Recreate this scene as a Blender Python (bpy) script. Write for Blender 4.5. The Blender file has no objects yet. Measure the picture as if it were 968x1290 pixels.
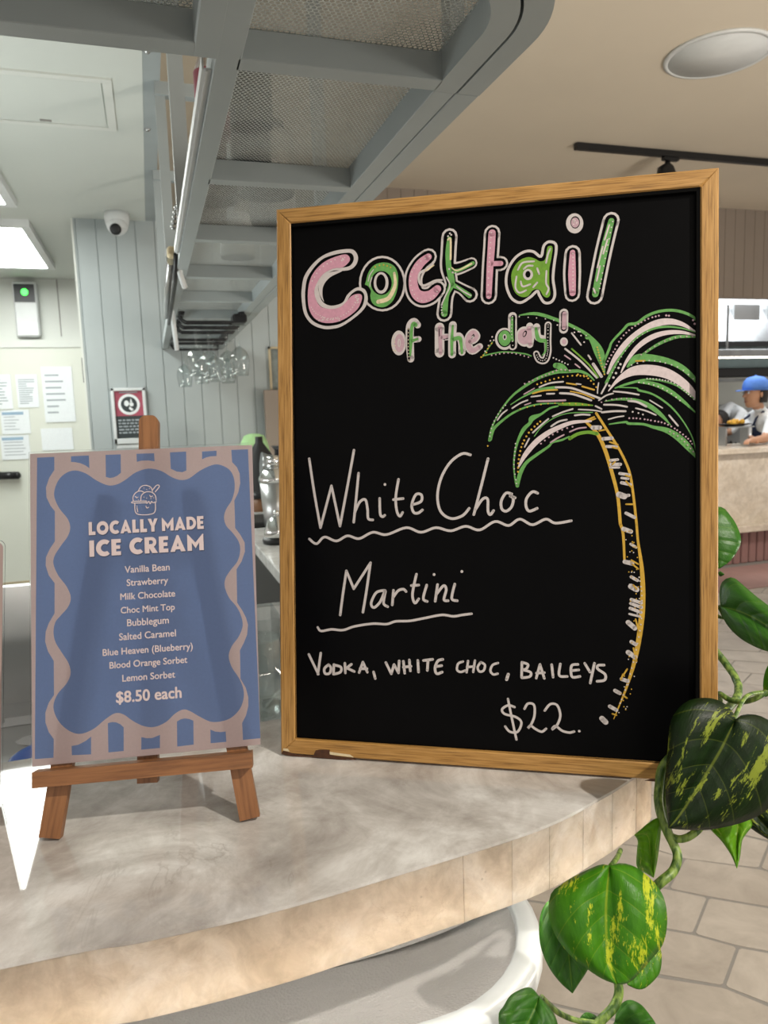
import bpy, math, random
from mathutils import Matrix, Vector
from mathutils.geometry import tessellate_polygon
random.seed(7)
V = Vector
SC = bpy.context.scene
COL = SC.collection

# ------------------------------------------------------------------ camera
FPX, CX, CY, W_, H_ = 931.0, 484.0, 645.0, 968, 1290
CAMZ = 1.45
CAM = V((0, 0, CAMZ))
_v1 = V((188-CX, 532-CY, FPX)).normalized()            # depth direction of the room
_v2 = V((3500-CX, 422-CY, FPX)); _v2 = (_v2-_v1*_v2.dot(_v1)).normalized()
_v3 = _v2.cross(_v1)
if _v3.y > 0: _v3 = -_v3
RW = Matrix((_v2, _v1, _v3))                            # image axes -> room axes
def ray(x, y): return RW @ V((x-CX, y-CY, FPX))
def onz(x, y, z): r = ray(x, y); return CAM+r*((z-CAMZ)/r.z)
def ony(x, y, Y): r = ray(x, y); return CAM+r*(Y/r.y)
def dep(x, y, d): return CAM+ray(x, y)*(d/FPX)
def hit(x, y, o, n): r = ray(x, y); return CAM+r*((o-CAM).dot(n)/r.dot(n))

cam = bpy.data.cameras.new('camera'); camo = bpy.data.objects.new('camera', cam); COL.objects.link(camo)
cx_, cy_, cz_ = RW @ V((1, 0, 0)), RW @ V((0, -1, 0)), RW @ V((0, 0, -1))
camo.matrix_world = Matrix(((cx_.x, cy_.x, cz_.x, 0), (cx_.y, cy_.y, cz_.y, 0), (cx_.z, cy_.z, cz_.z, CAMZ), (0, 0, 0, 1)))
cam.sensor_fit = 'VERTICAL'; cam.sensor_height = 36.0; cam.lens = FPX/H_*36.0
cam.clip_start = .02; cam.clip_end = 60
cam.dof.use_dof = True; cam.dof.focus_distance = .74
cam.dof.aperture_fstop = 13.0
SC.camera = camo

# ------------------------------------------------------------------ world, lights, exposure
w = bpy.data.worlds.new('world'); SC.world = w; w.use_nodes = True
w.node_tree.nodes['Background'].inputs[0].default_value = (1.0, .93, .85, 1)
w.node_tree.nodes['Background'].inputs[1].default_value = .66
SC.view_settings.view_transform = 'Standard'; SC.view_settings.look = 'None'
SC.view_settings.gamma = 1; SC.view_settings.use_curve_mapping = False
SC.view_settings.exposure = 0.0
SC.cycles.use_denoising = True
SC.cycles.max_bounces = 8; SC.cycles.transmission_bounces = 8; SC.cycles.transparent_max_bounces = 12
SC.cycles.sample_clamp_indirect = 6

def light(name, kind, loc, target, energy, color, **kw):
    l = bpy.data.lights.new(name, kind); l.energy = energy; l.color = color
    for k, v in kw.items(): setattr(l, k, v)
    o = bpy.data.objects.new(name, l); COL.objects.link(o); o.location = loc
    o.rotation_euler = (V(target)-V(loc)).to_track_quat('-Z', 'Y').to_euler()
    return o
light('dining_room_ceiling_glow', 'AREA', (1.2, -1.9, 2.9), (.2, .8, 1.2), 24, (1, .92, .82), shape='RECTANGLE', size=2.2, size_y=1.2)
light('ceiling_fill', 'AREA', (3.3, .1, .9), (3.0, 1.3, 3.1), 95, (1, .93, .83), shape='RECTANGLE', size=.5, size_y=1.6)  # added upward fill, brightens the cream ceiling and shelf underside
light('bulkhead_fill', 'AREA', (-.9, 2.6, 1.2), (-.5, 2.8, 2.6), 14, (.93, 1, .98), shape='RECTANGLE', size=1.0, size_y=.5)  # added cool fill, brightens the lowered ceiling from below
SPOT = V((1.15, -.75, 2.75))
light('dining_spot', 'SPOT', SPOT, (.62, .68, .82), 165, (1, .94, .84), spot_size=math.radians(52), spot_blend=.35, shadow_soft_size=.03)
light('floor_spot', 'SPOT', (2.6, 1.2, 3.0), (1.9, 2.0, 0), 130, (1, .93, .82), spot_size=math.radians(70), spot_blend=.5, shadow_soft_size=.05)
light('pass_spot', 'SPOT', (4.3, 3.4, 2.9), (5.15, 5.4, .5), 190, (1, .93, .84), spot_size=math.radians(40), spot_blend=.6, shadow_soft_size=.1)
light('kitchen_panel', 'AREA', (5.8, 6.3, 2.8), (5.8, 6.3, 0), 55, (.95, .98, 1), shape='RECTANGLE', size=2.5, size_y=1.0)

# ------------------------------------------------------------------ materials
def lin(h):
    h = h.lstrip('#'); c = [int(h[i:i+2], 16)/255 for i in (0, 2, 4)]
    return tuple((x/12.92 if x <= .04045 else ((x+.055)/1.055)**2.4) for x in c)+(1,)
MATS = {}
class NT:
    def __init__(s, name):
        s.m = bpy.data.materials.new(name); s.m.use_nodes = True; s.t = s.m.node_tree
        s.b = s.t.nodes['Principled BSDF']; s.out = s.t.nodes['Material Output']; MATS[name] = s.m
    def n(s, typ, **kw):
        nd = s.t.nodes.new(typ)
        for k, v in kw.items():
            if hasattr(nd, k): setattr(nd, k, v)
            else: nd.inputs[k.replace('_', ' ')].default_value = v
        return nd
    def l(s, a, b): s.t.links.new(a, b)
    def coords(s, out='Object', scale=(1, 1, 1), rot=(0, 0, 0)):
        tc = s.n('ShaderNodeTexCoord'); mp = s.n('ShaderNodeMapping'); s.l(tc.outputs[out], mp.inputs[0])
        mp.inputs['Scale'].default_value = scale; mp.inputs['Rotation'].default_value = rot
        return mp.outputs[0]
    def noise(s, vec, scale, detail=4, rough=.55, dist=0):
        nd = s.n('ShaderNodeTexNoise'); s.l(vec, nd.inputs['Vector'])
        nd.inputs['Scale'].default_value = scale; nd.inputs['Detail'].default_value = detail
        nd.inputs['Roughness'].default_value = rough; nd.inputs['Distortion'].default_value = dist
        return nd.outputs['Fac']
    def ramp(s, fac, stops):
        r = s.n('ShaderNodeValToRGB'); s.l(fac, r.inputs[0]); e = r.color_ramp.elements
        while len(e) > 1: e.remove(e[-1])
        e[0].position = stops[0][0]; e[0].color = stops[0][1]
        for p, c in stops[1:]: x = e.new(p); x.color = c
        return r.outputs[0]
    def mix(s, fac, a, b, mode='MIX'):
        m = s.n('ShaderNodeMix'); m.data_type = 'RGBA'; m.blend_type = mode
        for i, v in ((0, fac), (6, a), (7, b)):
            if hasattr(v, 'is_output'): s.l(v, m.inputs[i])
            else: m.inputs[i].default_value = v
        return m.outputs[2]
    def math(s, op, a, b=0.):
        m = s.n('ShaderNodeMath'); m.operation = op
        for i, v in ((0, a), (1, b)):
            if hasattr(v, 'is_output'): s.l(v, m.inputs[i])
            else: m.inputs[i].default_value = v
        return m.outputs[0]
    def bump(s, h, strength=.3, dist=.002):
        b = s.n('ShaderNodeBump'); b.inputs['Strength'].default_value = strength; b.inputs['Distance'].default_value = dist
        s.l(h, b.inputs['Height']); s.l(b.outputs[0], s.b.inputs['Normal'])
    def set(s, **kw):
        for k, v in kw.items():
            i = s.b.inputs[k.replace('_', ' ')]
            if hasattr(v, 'is_output'): s.l(v, i)
            else: i.default_value = v
        return s
BW = ((0, 0, 0, 1), (1, 1, 1, 1))
def plain(name, col, rough=.5, metal=0., var=.06, nscale=14, bump=.0, spec=.5, coat=0.):
    t = NT(name); c = lin(col) if isinstance(col, str) else col
    vec = t.coords(); nz = t.noise(vec, nscale)
    dk = tuple(x*(1-var) for x in c[:3])+(1,); lt = tuple(min(1, x*(1+var)) for x in c[:3])+(1,)
    t.set(Base_Color=t.ramp(nz, [(.3, dk), (.7, lt)]), Roughness=rough, Metallic=metal)
    t.b.inputs['Specular IOR Level'].default_value = spec; t.b.inputs['Coat Weight'].default_value = coat
    if bump: t.bump(t.noise(vec, nscale*18), bump, .0008)
    return t.m
def emit(name, col, s):
    t = NT(name); c = lin(col); t.set(Base_Color=c, Emission_Color=c, Emission_Strength=s); return t.m
def wood(name, dark, mid, light_, sx=9, sy=330, rough=.45):
    t = NT(name); vec = t.coords('Object', (sx, sy, sy))
    a = t.noise(vec, 1.0, 5, .6, .4)
    vec2 = t.coords('Object', (sx*.45, sy*.16, sy*.16)); b = t.noise(vec2, 1.0, 3, .5, 1.0)
    c1 = t.ramp(a, [(.36, lin(dark)), (.47, lin(mid)), (.62, lin(light_))])
    c2 = t.ramp(b, [(.35, lin(mid)), (.65, lin(light_))])
    t.set(Base_Color=t.mix(.45, c1, c2), Roughness=rough); t.bump(a, .25, .0006)
    return t.m
def glass(name, col=(1, 1, 1, 1), rough=0.):
    t = NT(name); t.set(Base_Color=col, Roughness=rough, Transmission_Weight=1.0, IOR=1.45); return t.m
def paper(name, col, trans):
    t = NT(name); c = lin(col); vec = t.coords(); nz = t.noise(vec, 400, 2)
    cc = t.ramp(nz, [(.3, tuple(x*.96 for x in c[:3])+(1,)), (.7, c)])
    t.set(Base_Color=cc, Roughness=.5)
    tr = t.n('ShaderNodeBsdfTranslucent'); t.l(cc, tr.inputs[0])
    mx = t.n('ShaderNodeMixShader'); mx.inputs[0].default_value = trans
    t.l(t.b.outputs[0], mx.inputs[1]); t.l(tr.outputs[0], mx.inputs[2]); t.l(mx.outputs[0], t.out.inputs[0])
    return t.m

M_oak = wood('oak', '5a3a14', 'a3773a', 'c09456', 22, 620)
M_pine = wood('easel_wood', '573720', '7c5130', '92643e', 14, 240)
M_chip = plain('chipped_core', '4a2c19', .8, 0, .3, 160)
M_black = plain('chalkboard_black', '050506', .36, 0, .1, 30, 0, .07)
M_blackframe = plain('black_metal', '121316', .4, 0, .1)
M_white_pen = plain('pen_white', 'c2bab8', .6, 0, .05, 200)
M_cream_pen = plain('pen_cream', 'd9c9a4', .6, 0, .1, 300)
M_pink_pen = plain('pen_pink', 'c58fa1', .6, 0, .09, 240)
M_mauve_pen = plain('pen_mauve', 'b596a0', .6, 0, .09, 240)
M_green_pen = plain('pen_green', '5d9a4c', .6, 0, .16, 240)
M_lime_pen = plain('pen_lime', '649421', .6, 0, .12, 200)
M_lpink_pen = plain('pen_pale_pink', 'cfc0c0', .6, 0, .08, 300)
M_yel_pen = plain('pen_yellow', 'c39a2f', .6, 0, .12, 240)
M_pink_paper = paper('poster_pink', 'cfbaba', .58)
M_blue_paper = paper('poster_blue', '778dbd', .6)
M_ink = plain('poster_lettering', 'c9b8b8', .5, 0, .03)
M_inkshadow = plain('poster_lettering_shadow', '3f4c69', .6)
t = NT('laminate'); t.set(Base_Color=(.97, .98, .98, 1), Roughness=.12, Transmission_Weight=1.0, IOR=1.2); M_lam = t.m
M_grey_steel = plain('powder_coated_steel', '9ba3a4', .42, 0, .03, 8)
M_mesh = plain('perforated_steel', 'c6cccb', .45, 0, .05, 20)
M_chrome = plain('chrome', 'd8dada', .12, 1.0, .03)
M_steel = plain('brushed_steel', 'b4b6b6', .28, .9, .06, 6)
M_white_plastic = plain('white_plastic', 'd5d8d8', .4, 0, .03)
M_white_paint = plain('white_paint', 'd3d6d0', .55, 0, .02, 3)
M_ceil_cream = plain('ceiling_cream', 'd3c8b6', .8, 0, .02, 2, .1)
M_ceil_white = plain('ceiling_white', 'ccd1cb', .7, 0, .02, 2)
M_clad = plain('cladding_grey', 'a3abac', .5, 0, .04, 3)
M_clad_warm = plain('cladding_taupe', '93877c', .6, 0, .04, 3)
M_door = plain('door_white', 'd3d6cb', .5, 0, .02, 3)
M_paper = plain('notice_paper', 'dfe4e6', .6, 0, .03, 60)
M_greyink = plain('notice_print', '9aa3a8', .7)
M_blueink = plain('notice_blue', '8fa9bd', .7)
M_red = plain('sign_red', 'a0485a', .5)
M_dark = plain('sign_black', '2c3537', .5)
M_signframe = plain('sign_frame', 'cfd4d5', .35)
M_gold = plain('picture_frame_wood', 'b9a98a', .5, 0, .1)
M_art = plain('picture_art', '777f7c', .6, 0, .5, 9)
M_greencloth = plain('green_cloth', 'a6cf96', .9, 0, .1, 30, .4)
M_tray = plain('black_rubber', '151617', .6)
M_brown = plain('brown_clay', '6d4a2e', .5, 0, .2, 30)
M_yellow = plain('yellow_label', 'd8cf86', .6)
M_bluebin = plain('blue_plastic', '35508c', .35)
M_glass = glass('clear_glass')
def thin(name):
    t = NT(name); t.t.nodes.remove(t.b)
    tp = t.n('ShaderNodeBsdfTransparent'); tp.inputs[0].default_value = (.93, .95, .95, 1)
    gz = t.n('ShaderNodeBsdfGlossy'); gz.inputs['Roughness'].default_value = .03
    lw = t.n('ShaderNodeLayerWeight'); lw.inputs[0].default_value = .5
    mx = t.n('ShaderNodeMixShader'); t.l(t.math('ADD', t.math('MULTIPLY', t.math('POWER', lw.outputs['Facing'], 2.5), .42), .06), mx.inputs[0]); t.l(tp.outputs[0], mx.inputs[1]); t.l(gz.outputs[0], mx.inputs[2]); t.l(mx.outputs[0], t.out.inputs[0])
    return t.m
M_thin = thin('thin_glass')
M_acryl = glass('clear_acrylic', (.97, .99, .99, 1))
M_light = emit('light_diffuser', 'fbfffa', 17.0)
M_underled = emit('under_led', 'fff8f0', 26.0)
M_edgeled = emit('edge_led', 'fff8ee', 60.0)
M_green_led = emit('green_led', '4dff5a', 3.0)
M_skin = plain('skin', 'b98a6c', .5, 0, .05)
M_hair = plain('dark_hair', '1d1714', .6)
M_shirt = plain('white_cotton', 'dfe2e4', .8, 0, .05, 20)
M_apron = plain('navy_cotton', '1d2a4a', .8, 0, .1, 20)
M_cap = plain('blue_cotton', '4877c8', .7, 0, .1, 20)
M_pants = plain('dark_trousers', '2b2b30', .8)
M_teal = plain('pale_teal_tiles', 'b5d0d4', .3, 0, .05, 9)
M_hood = plain('hood_steel', '9b9ea0', .35, .8, .2, 5)
M_terracotta = plain('pot_white_ceramic', 'c9c6bd', .4)
M_soil = plain('potting_soil', '2a1d14', .9, 0, .4, 80)
M_stool = plain('stool_white_shell', 'dfe3e4', .3, 0, .02, 5, 0, .5, .3)
M_pinkbase = plain('ribbed_plinth', '8f6c68', .6, 0, .06, 6)
M_sidesign = plain('side_sign_print', 'a9948f', .5)
M_food = plain('fried_food', 'd9a93f', .7, 0, .3, 60)

t = NT('stool_vinyl'); vec = t.coords(); t.set(Base_Color=lin('b9b6b4'), Roughness=.38)
vo = t.n('ShaderNodeTexVoronoi'); t.l(vec, vo.inputs['Vector']); vo.inputs['Scale'].default_value = 330
t.bump(vo.outputs['Distance'], .5, .0012); M_vinyl = t.m

def stone(name, c_dark, c_mid, c_light, rough, vein='5c4a3a', sc=1.0, island=False, vamt=.5, trans=0.):
    t = NT(name); vec = t.coords('Object', (sc, sc, sc))
    a = t.noise(vec, 7, 8, .62, 1.1); b = t.noise(vec, 26, 6, .7, .6)
    base = t.ramp(a, [(.30, lin(c_dark)), (.5, lin(c_mid)), (.66, lin(c_light))])
    crystal = t.ramp(b, [(.35, (.72, .7, .68, 1)), (.6, (1, 1, 1, 1))])
    col = t.mix(.7, base, crystal, 'MULTIPLY')
    d = t.noise(vec, 3.2, 6, .65, 2.2)
    vm = t.ramp(t.math('ABSOLUTE', t.math('SUBTRACT', d, .5)), [(.0, BW[1]), (.012, BW[0])])
    mask = t.ramp(t.noise(vec, 5, 2), [(.52, BW[0]), (.68, BW[1])])
    vmask = t.math('MULTIPLY', vm, mask)
    col = t.mix(t.math('MULTIPLY', vmask, vamt), col, lin(vein))
    sp = t.n('ShaderNodeTexVoronoi'); t.l(vec, sp.inputs['Vector']); sp.inputs['Scale'].default_value = 45
    spots = t.ramp(sp.outputs['Distance'], [(.05, BW[1]), (.13, BW[0])])
    m2 = t.ramp(t.noise(vec, 9, 2), [(.62, BW[0]), (.70, BW[1])])
    col = t.mix(t.math('MULTIPLY', t.math('MULTIPLY', spots, m2), .7), col, lin('4a3a2c'))
    if island:
        g = t.n('ShaderNodeNewGeometry')
        tint = t.ramp(g.outputs['Random Per Island'], [(0, (.86, .82, .76, 1)), (1, (1, 1, 1, 1))])
        col = t.mix(1.0, col, tint, 'MULTIPLY')
    t.set(Base_Color=col, Roughness=rough, Subsurface_Weight=.0)
    t.b.inputs['Specular IOR Level'].default_value = .5
    if trans:
        tr = t.n('ShaderNodeBsdfTranslucent'); t.l(col, tr.inputs[0])
        mx = t.n('ShaderNodeMixShader'); mx.inputs[0].default_value = trans
        t.l(t.b.outputs[0], mx.inputs[1]); t.l(tr.outputs[0], mx.inputs[2]); t.l(mx.outputs[0], t.out.inputs[0])
    return t.m
M_quartz = stone('crystal_quartz_top', 'a19a94', 'c6c1bc', 'e5e3e0', .025, '6a5948', 1.0, False, .25)
M_quartz_edge = stone('crystal_quartz_edge', 'cdc5ba', 'e9e3da', 'f9f7f4', .16, '7d6243', 1.9, True, .3, .5)
M_bench = stone('white_stone_bench', 'c9c9c6', 'dcdcda', 'e6e6e5', .12, '8a8a88', .8)
M_pass = stone('pass_stone', 'c9bba8', 'ddd2c2', 'e8e0d4', .2, '9a7f63', .5)

def leafmat(name, dark, mid, yel, amount, seed, gloss=.32, trn=.22):
    t = NT(name); tc = t.n('ShaderNodeTexCoord'); sep = t.n('ShaderNodeSeparateXYZ'); t.l(tc.outputs['UV'], sep.inputs[0])
    mp = t.n('ShaderNodeMapping'); t.l(tc.outputs['UV'], mp.inputs[0]); mp.inputs['Location'].default_value = (seed, seed*1.7, 0)
    mp.inputs['Scale'].default_value = (2.6, 1.7, 1); mp.inputs['Rotation'].default_value = (0, 0, .35)
    a = t.noise(mp.outputs[0], 1.5, 3, .5, .4); b = t.noise(mp.outputs[0], 11, 6, .75, .5)
    f = t.math('ADD', t.math('MULTIPLY', a, .62), t.math('MULTIPLY', b, .38))
    mask = t.ramp(f, [(amount, BW[0]), (amount+.025, BW[1])])
    g = t.ramp(t.noise(mp.outputs[0], 2.2, 4), [(.3, lin(dark)), (.7, lin(mid))])
    col = t.mix(mask, g, lin(yel))
    au = t.math('ABSOLUTE', sep.outputs[0])
    rib = t.ramp(au, [(.012, BW[1]), (.03, BW[0])])
    vv = t.math('SUBTRACT', sep.outputs[1], t.math('MULTIPLY', au, .42))
    wv = t.math('PINGPONG', t.math('MULTIPLY', vv, 5.0), .5)
    side = t.ramp(wv, [(.012, BW[1]), (.03, BW[0])])
    col = t.mix(t.math('MULTIPLY', t.math('MAXIMUM', rib, t.math('MULTIPLY', side, .35)), .4), col, lin(yel))
    t.set(Base_Color=col, Roughness=gloss); t.b.inputs['Specular IOR Level'].default_value = .3
    h = t.math('ADD', t.math('MULTIPLY', t.ramp(wv, [(0, BW[0]), (.25, BW[1])]), 1.0), t.math('MULTIPLY', t.noise(mp.outputs[0], 14, 3), .6))
    t.bump(h, .3, .0022)
    tr = t.n('ShaderNodeBsdfTranslucent'); t.l(col, tr.inputs[0])
    mx = t.n('ShaderNodeMixShader'); mx.inputs[0].default_value = trn
    t.l(t.b.outputs[0], mx.inputs[1]); t.l(tr.outputs[0], mx.inputs[2]); t.l(mx.outputs[0], t.out.inputs[0])
    return t.m
LM = [leafmat('leaf_shaded_variegated', '0c1c06', '17300a', '8c9a34', .55, 3.1, .42),  # first one is darkened: the shade on those leaves is in the colour
      leafmat('leaf_green_variegated', '3c7d16', '579c1c', 'd2dc3a', .555, 11.4, .32, .36),
      leafmat('leaf_plain', '2c5f1c', '427a24', '93b23c', .66, 5.7), leafmat('leaf_lit_lime', '5c9c18', '7fb824', 'c9d860', .6, 8.2, .3, .45)]  # lime copy is brightened to carry the light falling on two leaves
t = NT('vine_stem'); vec = t.coords('Object', (200, 200, 30)); nz = t.noise(vec, 1, 4)
t.set(Base_Color=t.ramp(nz, [(.4, lin('3a5a1c')), (.62, lin('87a04a'))]), Roughness=.45); M_stem = t.m

# hexagon floor tile: real hexagonal cells with grout, procedural
t = NT('hexagon_floor_tiles'); vec = t.coords('Object'); nz = t.noise(vec, 6, 7, .65, .6); nz2 = t.noise(vec, 1.4, 3)
g = t.n('ShaderNodeNewGeometry')
tc_ = t.ramp(nz, [(.3, lin('a39a90')), (.7, lin('c2bab0'))])
tint = t.ramp(g.outputs['Random Per Island'], [(0, (.9, .89, .88, 1)), (1, (1, 1, 1, 1))])
t.set(Base_Color=t.mix(1.0, tc_, tint, 'MULTIPLY'), Roughness=.42); t.bump(nz, .15, .002); M_tile = t.m
M_grout = plain('grout', '8d8a86', .85, 0, .05, 60)

# ------------------------------------------------------------------ mesh builder
MW = {}
class MB:
    def __init__(s): s.v = []; s.f = []; s.mi = []; s.sm = []; s.uv = {}
    def add(s, vs, fs, mi=0, smooth=False):
        b = len(s.v); s.v += [V(p) for p in vs]
        for f in fs: s.f.append(tuple(i+b for i in f)); s.mi.append(mi); s.sm.append(smooth)
        return s
    def hexa(s, p, mi=0):   # 8 points: bottom 0-3, top 4-7
        return s.add(p, [(3, 2, 1, 0), (4, 5, 6, 7), (0, 1, 5, 4), (1, 2, 6, 5), (2, 3, 7, 6), (3, 0, 4, 7)], mi)
    def box(s, a, b, mi=0, bev=0.):
        (x0, y0, z0), (x1, y1, z1) = a, b
        x0, x1 = min(x0, x1), max(x0, x1); y0, y1 = min(y0, y1), max(y0, y1); z0, z1 = min(z0, z1), max(z0, z1)
        if bev <= 0:
            return s.hexa([(x0, y0, z0), (x1, y0, z0), (x1, y1, z0), (x0, y1, z0), (x0, y0, z1), (x1, y0, z1), (x1, y1, z1), (x0, y1, z1)], mi)
        e = min(bev, (x1-x0)*.45, (y1-y0)*.45, (z1-z0)*.45)
        rings = []
        for z, q in ((z0, e), (z0+e, 0), (z1-e, 0), (z1, e)):
            r = []
            for sx, sy in ((0, 0), (1, 0), (1, 1), (0, 1)):
                X = (x1-q if sx else x0+q); Y = (y1-q if sy else y0+q)
                dx = -e if sx else e; dy = -e if sy else e
                a_, b_ = (X+dx, Y), (X, Y+dy)
                r += [a_, b_] if (sx == sy) == False else [b_, a_]
            rings.append([(p[0], p[1], z) for p in r])
        return s.loft(rings, mi, True, True, False)
    def loft(s, rings, mi=0, cap0=True, cap1=True, smooth=True, closed=True):
        n = len(rings[0]); vs = [p for r in rings for p in r]; fs = []
        for i in range(len(rings)-1):
            for j in range(n if closed else n-1):
                k = (j+1) % n; fs.append((i*n+j, i*n+k, (i+1)*n+k, (i+1)*n+j))
        b = len(s.v); s.add(vs, fs, mi, smooth)
        if cap0: s.f.append(tuple(b+j for j in reversed(range(n)))); s.mi.append(mi); s.sm.append(False)
        if cap1: s.f.append(tuple(b+(len(rings)-1)*n+j for j in range(n))); s.mi.append(mi); s.sm.append(False)
        return s
    def lathe(s, prof, c=(0, 0, 0), n=28, mi=0, smooth=True, M=None):
        rings = []
        for r, z in prof:
            ring = [V((r*math.cos(2*math.pi*i/n), r*math.sin(2*math.pi*i/n), z)) for i in range(n)]
            if M: ring = [M @ p for p in ring]
            rings.append([p+V(c) for p in ring])
        return s.loft(rings, mi, prof[0][0] > 1e-5, prof[-1][0] > 1e-5, smooth)
    def tube(s, pts, r, n=10, mi=0, cap=True):
        pts = [V(p) for p in pts]; rr = r if isinstance(r, (list, tuple)) else [r]*len(pts)
        rings = []; up = None
        for i, p in enumerate(pts):
            d = (pts[min(i+1, len(pts)-1)]-pts[max(i-1, 0)]).normalized()
            if up is None: up = V((0, 0, 1)) if abs(d.z) < .9 else V((1, 0, 0))
            a = d.cross(up).normalized(); b = a.cross(d).normalized(); up = b
            rings.append([p+(a*math.cos(2*math.pi*k/n)+b*math.sin(2*math.pi*k/n))*rr[i] for k in range(n)])
        return s.loft(rings, mi, cap, cap, True)
    def prism(s, poly, d, mi=0, smooth=False):  # poly: 3D points planar, d extrusion vector
        n = len(poly); P = [V(p) for p in poly]; Q = [p+V(d) for p in P]
        b = len(s.v); s.add(P+Q, [(i, (i+1) % n, n+(i+1) % n, n+i) for i in range(n)], mi, smooth)
        for tri in tessellate_polygon([P]):
            s.f.append((b+tri[0], b+tri[1], b+tri[2])); s.mi.append(mi); s.sm.append(False)
            s.f.append((b+n+tri[2], b+n+tri[1], b+n+tri[0])); s.mi.append(mi); s.sm.append(False)
        return s
    def flat(s, poly, mi=0):
        P = [V(p) for p in poly]; b = len(s.v); s.v += P
        for tri in tessellate_polygon([P]):
            s.f.append(tuple(b+i for i in tri)); s.mi.append(mi); s.sm.append(False)
        return s
    def flatholes(s, loops, mi=0):
        L = [[V(p) for p in l] for l in loops]; b = len(s.v)
        for l in L: s.v += l
        for tri in tessellate_polygon(L):
            s.f.append(tuple(b+i for i in tri)); s.mi.append(mi); s.sm.append(False)
        return s
    def sphere(s, c, r, n=16, m=10, mi=0, sc=(1, 1, 1)):
        prof = [(r*math.sin(math.pi*i/m)+1e-6, -r*math.cos(math.pi*i/m)) for i in range(m+1)]
        return s.lathe(prof, c, n, mi, True, Matrix.Diagonal(sc))

def obj(name, mb, mats, parent=None, L=None, world=True, recalc=True):
    """one mesh object; mb in room coordinates (world=True) or already in the frame L"""
    me = bpy.data.meshes.new(name)
    Mo = L if L is not None else (MW[parent] if parent is not None else Matrix.Identity(4))
    Mi = Mo.inverted()
    vs = [Mi @ p for p in mb.v] if world else mb.v
    me.from_pydata([tuple(p) for p in vs], [], mb.f)
    mats = mats if isinstance(mats, (list, tuple)) else [mats]
    for m in mats: me.materials.append(m)
    me.polygons.foreach_set('material_index', mb.mi); me.polygons.foreach_set('use_smooth', mb.sm)
    if recalc:
        import bmesh
        b = bmesh.new(); b.from_mesh(me); bmesh.ops.recalc_face_normals(b, faces=b.faces); b.to_mesh(me); b.free()
    me.update()
    o = bpy.data.objects.new(name, me); COL.objects.link(o)
    MW[o] = Mo
    if parent is not None:
        o.parent = parent; o.matrix_basis = MW[parent].inverted() @ Mo
    else: o.matrix_basis = Mo
    return o
def T(x, y, z): return Matrix.Translation((x, y, z))
def thing(name, label, cat, M, group=None):
    o = bpy.data.objects.new(name, None); COL.objects.link(o); o.empty_display_size = .05
    if not isinstance(M, Matrix): M = T(*M)
    o.matrix_basis = M; MW[o] = M; o['label'] = label; o['category'] = cat
    if group: o['group'] = group
    return o
def tag(o, label, cat, group=None, kind=None):
    o['label'] = label; o['category'] = cat
    if group: o['group'] = group
    if kind: o['kind'] = kind
    return o
def struct(name, mb, mats, label, cat='room'):
    o = obj(name, mb, mats); o['kind'] = 'structure'; o['label'] = label; o['category'] = cat; return o
def frame(o, x, y):      # 4x4 from origin, x axis, y-ish axis
    x = V(x).normalized(); z = x.cross(V(y)).normalized(); y = z.cross(x)
    return Matrix(((x.x, y.x, z.x, o[0]), (x.y, y.y, z.y, o[1]), (x.z, y.z, z.z, o[2]), (0, 0, 0, 1)))
def dup(root, M, label=None, group=None):
    r = root.copy(); COL.objects.link(r); r.matrix_basis = M; MW[r] = M
    if label: r['label'] = label
    if group: r['group'] = group
    for ch in list(root.children):
        c = ch.copy(); COL.objects.link(c); c.parent = r
        for g_ in list(ch.children):
            d = g_.copy(); COL.objects.link(d); d.parent = c
    return r
def smooth_line(pts, n=6, closed=False):
    P = [tuple(p) for p in pts]; N = len(P); out = []
    if N < 3 and not closed: return [V((p[0], p[1])) for p in P]
    g_ = (lambda i: P[i % N]) if closed else (lambda i: P[min(max(i, 0), N-1)])
    for i in range(N if closed else N-1):
        p0, p1, p2, p3 = g_(i-1), g_(i), g_(i+1), g_(i+2)
        for k in range(n):
            t_ = k/n
            out.append(V([.5*((2*b)+(-a+c)*t_+(2*a-5*b+4*c-d)*t_*t_+(-a+3*b-3*c+d)*t_**3) for a, b, c, d in zip(p0, p1, p2, p3)]))
    if not closed: out.append(V(P[-1]))
    return out

CZ = 1.0801      # counter top

# ------------------------------------------------------------------ room shell
def hexfloor():
    mb = MB(); p, q, r = V((-.143, -.103)), V((.075, -.086)), V((.183, -.128)); A0 = V((1.479, 1.647))
    def jit(v_):
        k = (round(v_.x*500), round(v_.y*500)); g_ = random.Random(k[0]*7919+k[1]); return v_+V((g_.uniform(-.008, .008), g_.uniform(-.008, .008)))
    for i in range(-26, 27):
        for j in range(-22, 22):
            a = A0+(p+q)*i+(r+q)*j
            if a.x < -1.6 or a.x > 5.9 or a.y < -.3 or a.y > 5.1 or a.y < a.x*.45-.9: continue
            h_ = [a, a+p, a+p+q, a+p+q+r, a+q+r, a+r]; c = sum(h_, V((0, 0)))/6
            h_ = [jit(v_) for v_ in h_]
            o_ = []
            for k in range(6):
                v0, v1, v2 = h_[k-1], h_[k], h_[(k+1) % 6]
                d0, d1 = (v0-v1).normalized(), (v2-v1).normalized(); b = (d0+d1).normalized()
                v_ = v1+b*.0055; o_ += [v_+d0*.006, v_+d1*.006]
            mb.loft([[(v_.x, v_.y, -.0015) for v_ in o_], [(v_.x, v_.y, 0) for v_ in o_]], 0, False, True, False)
    return mb
fl = struct('floor', MB().box((-4, -4, -.06), (9, 9.5, -.0015)), M_grout, 'pale grey grout bed of the tiled floor', 'floor')
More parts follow.
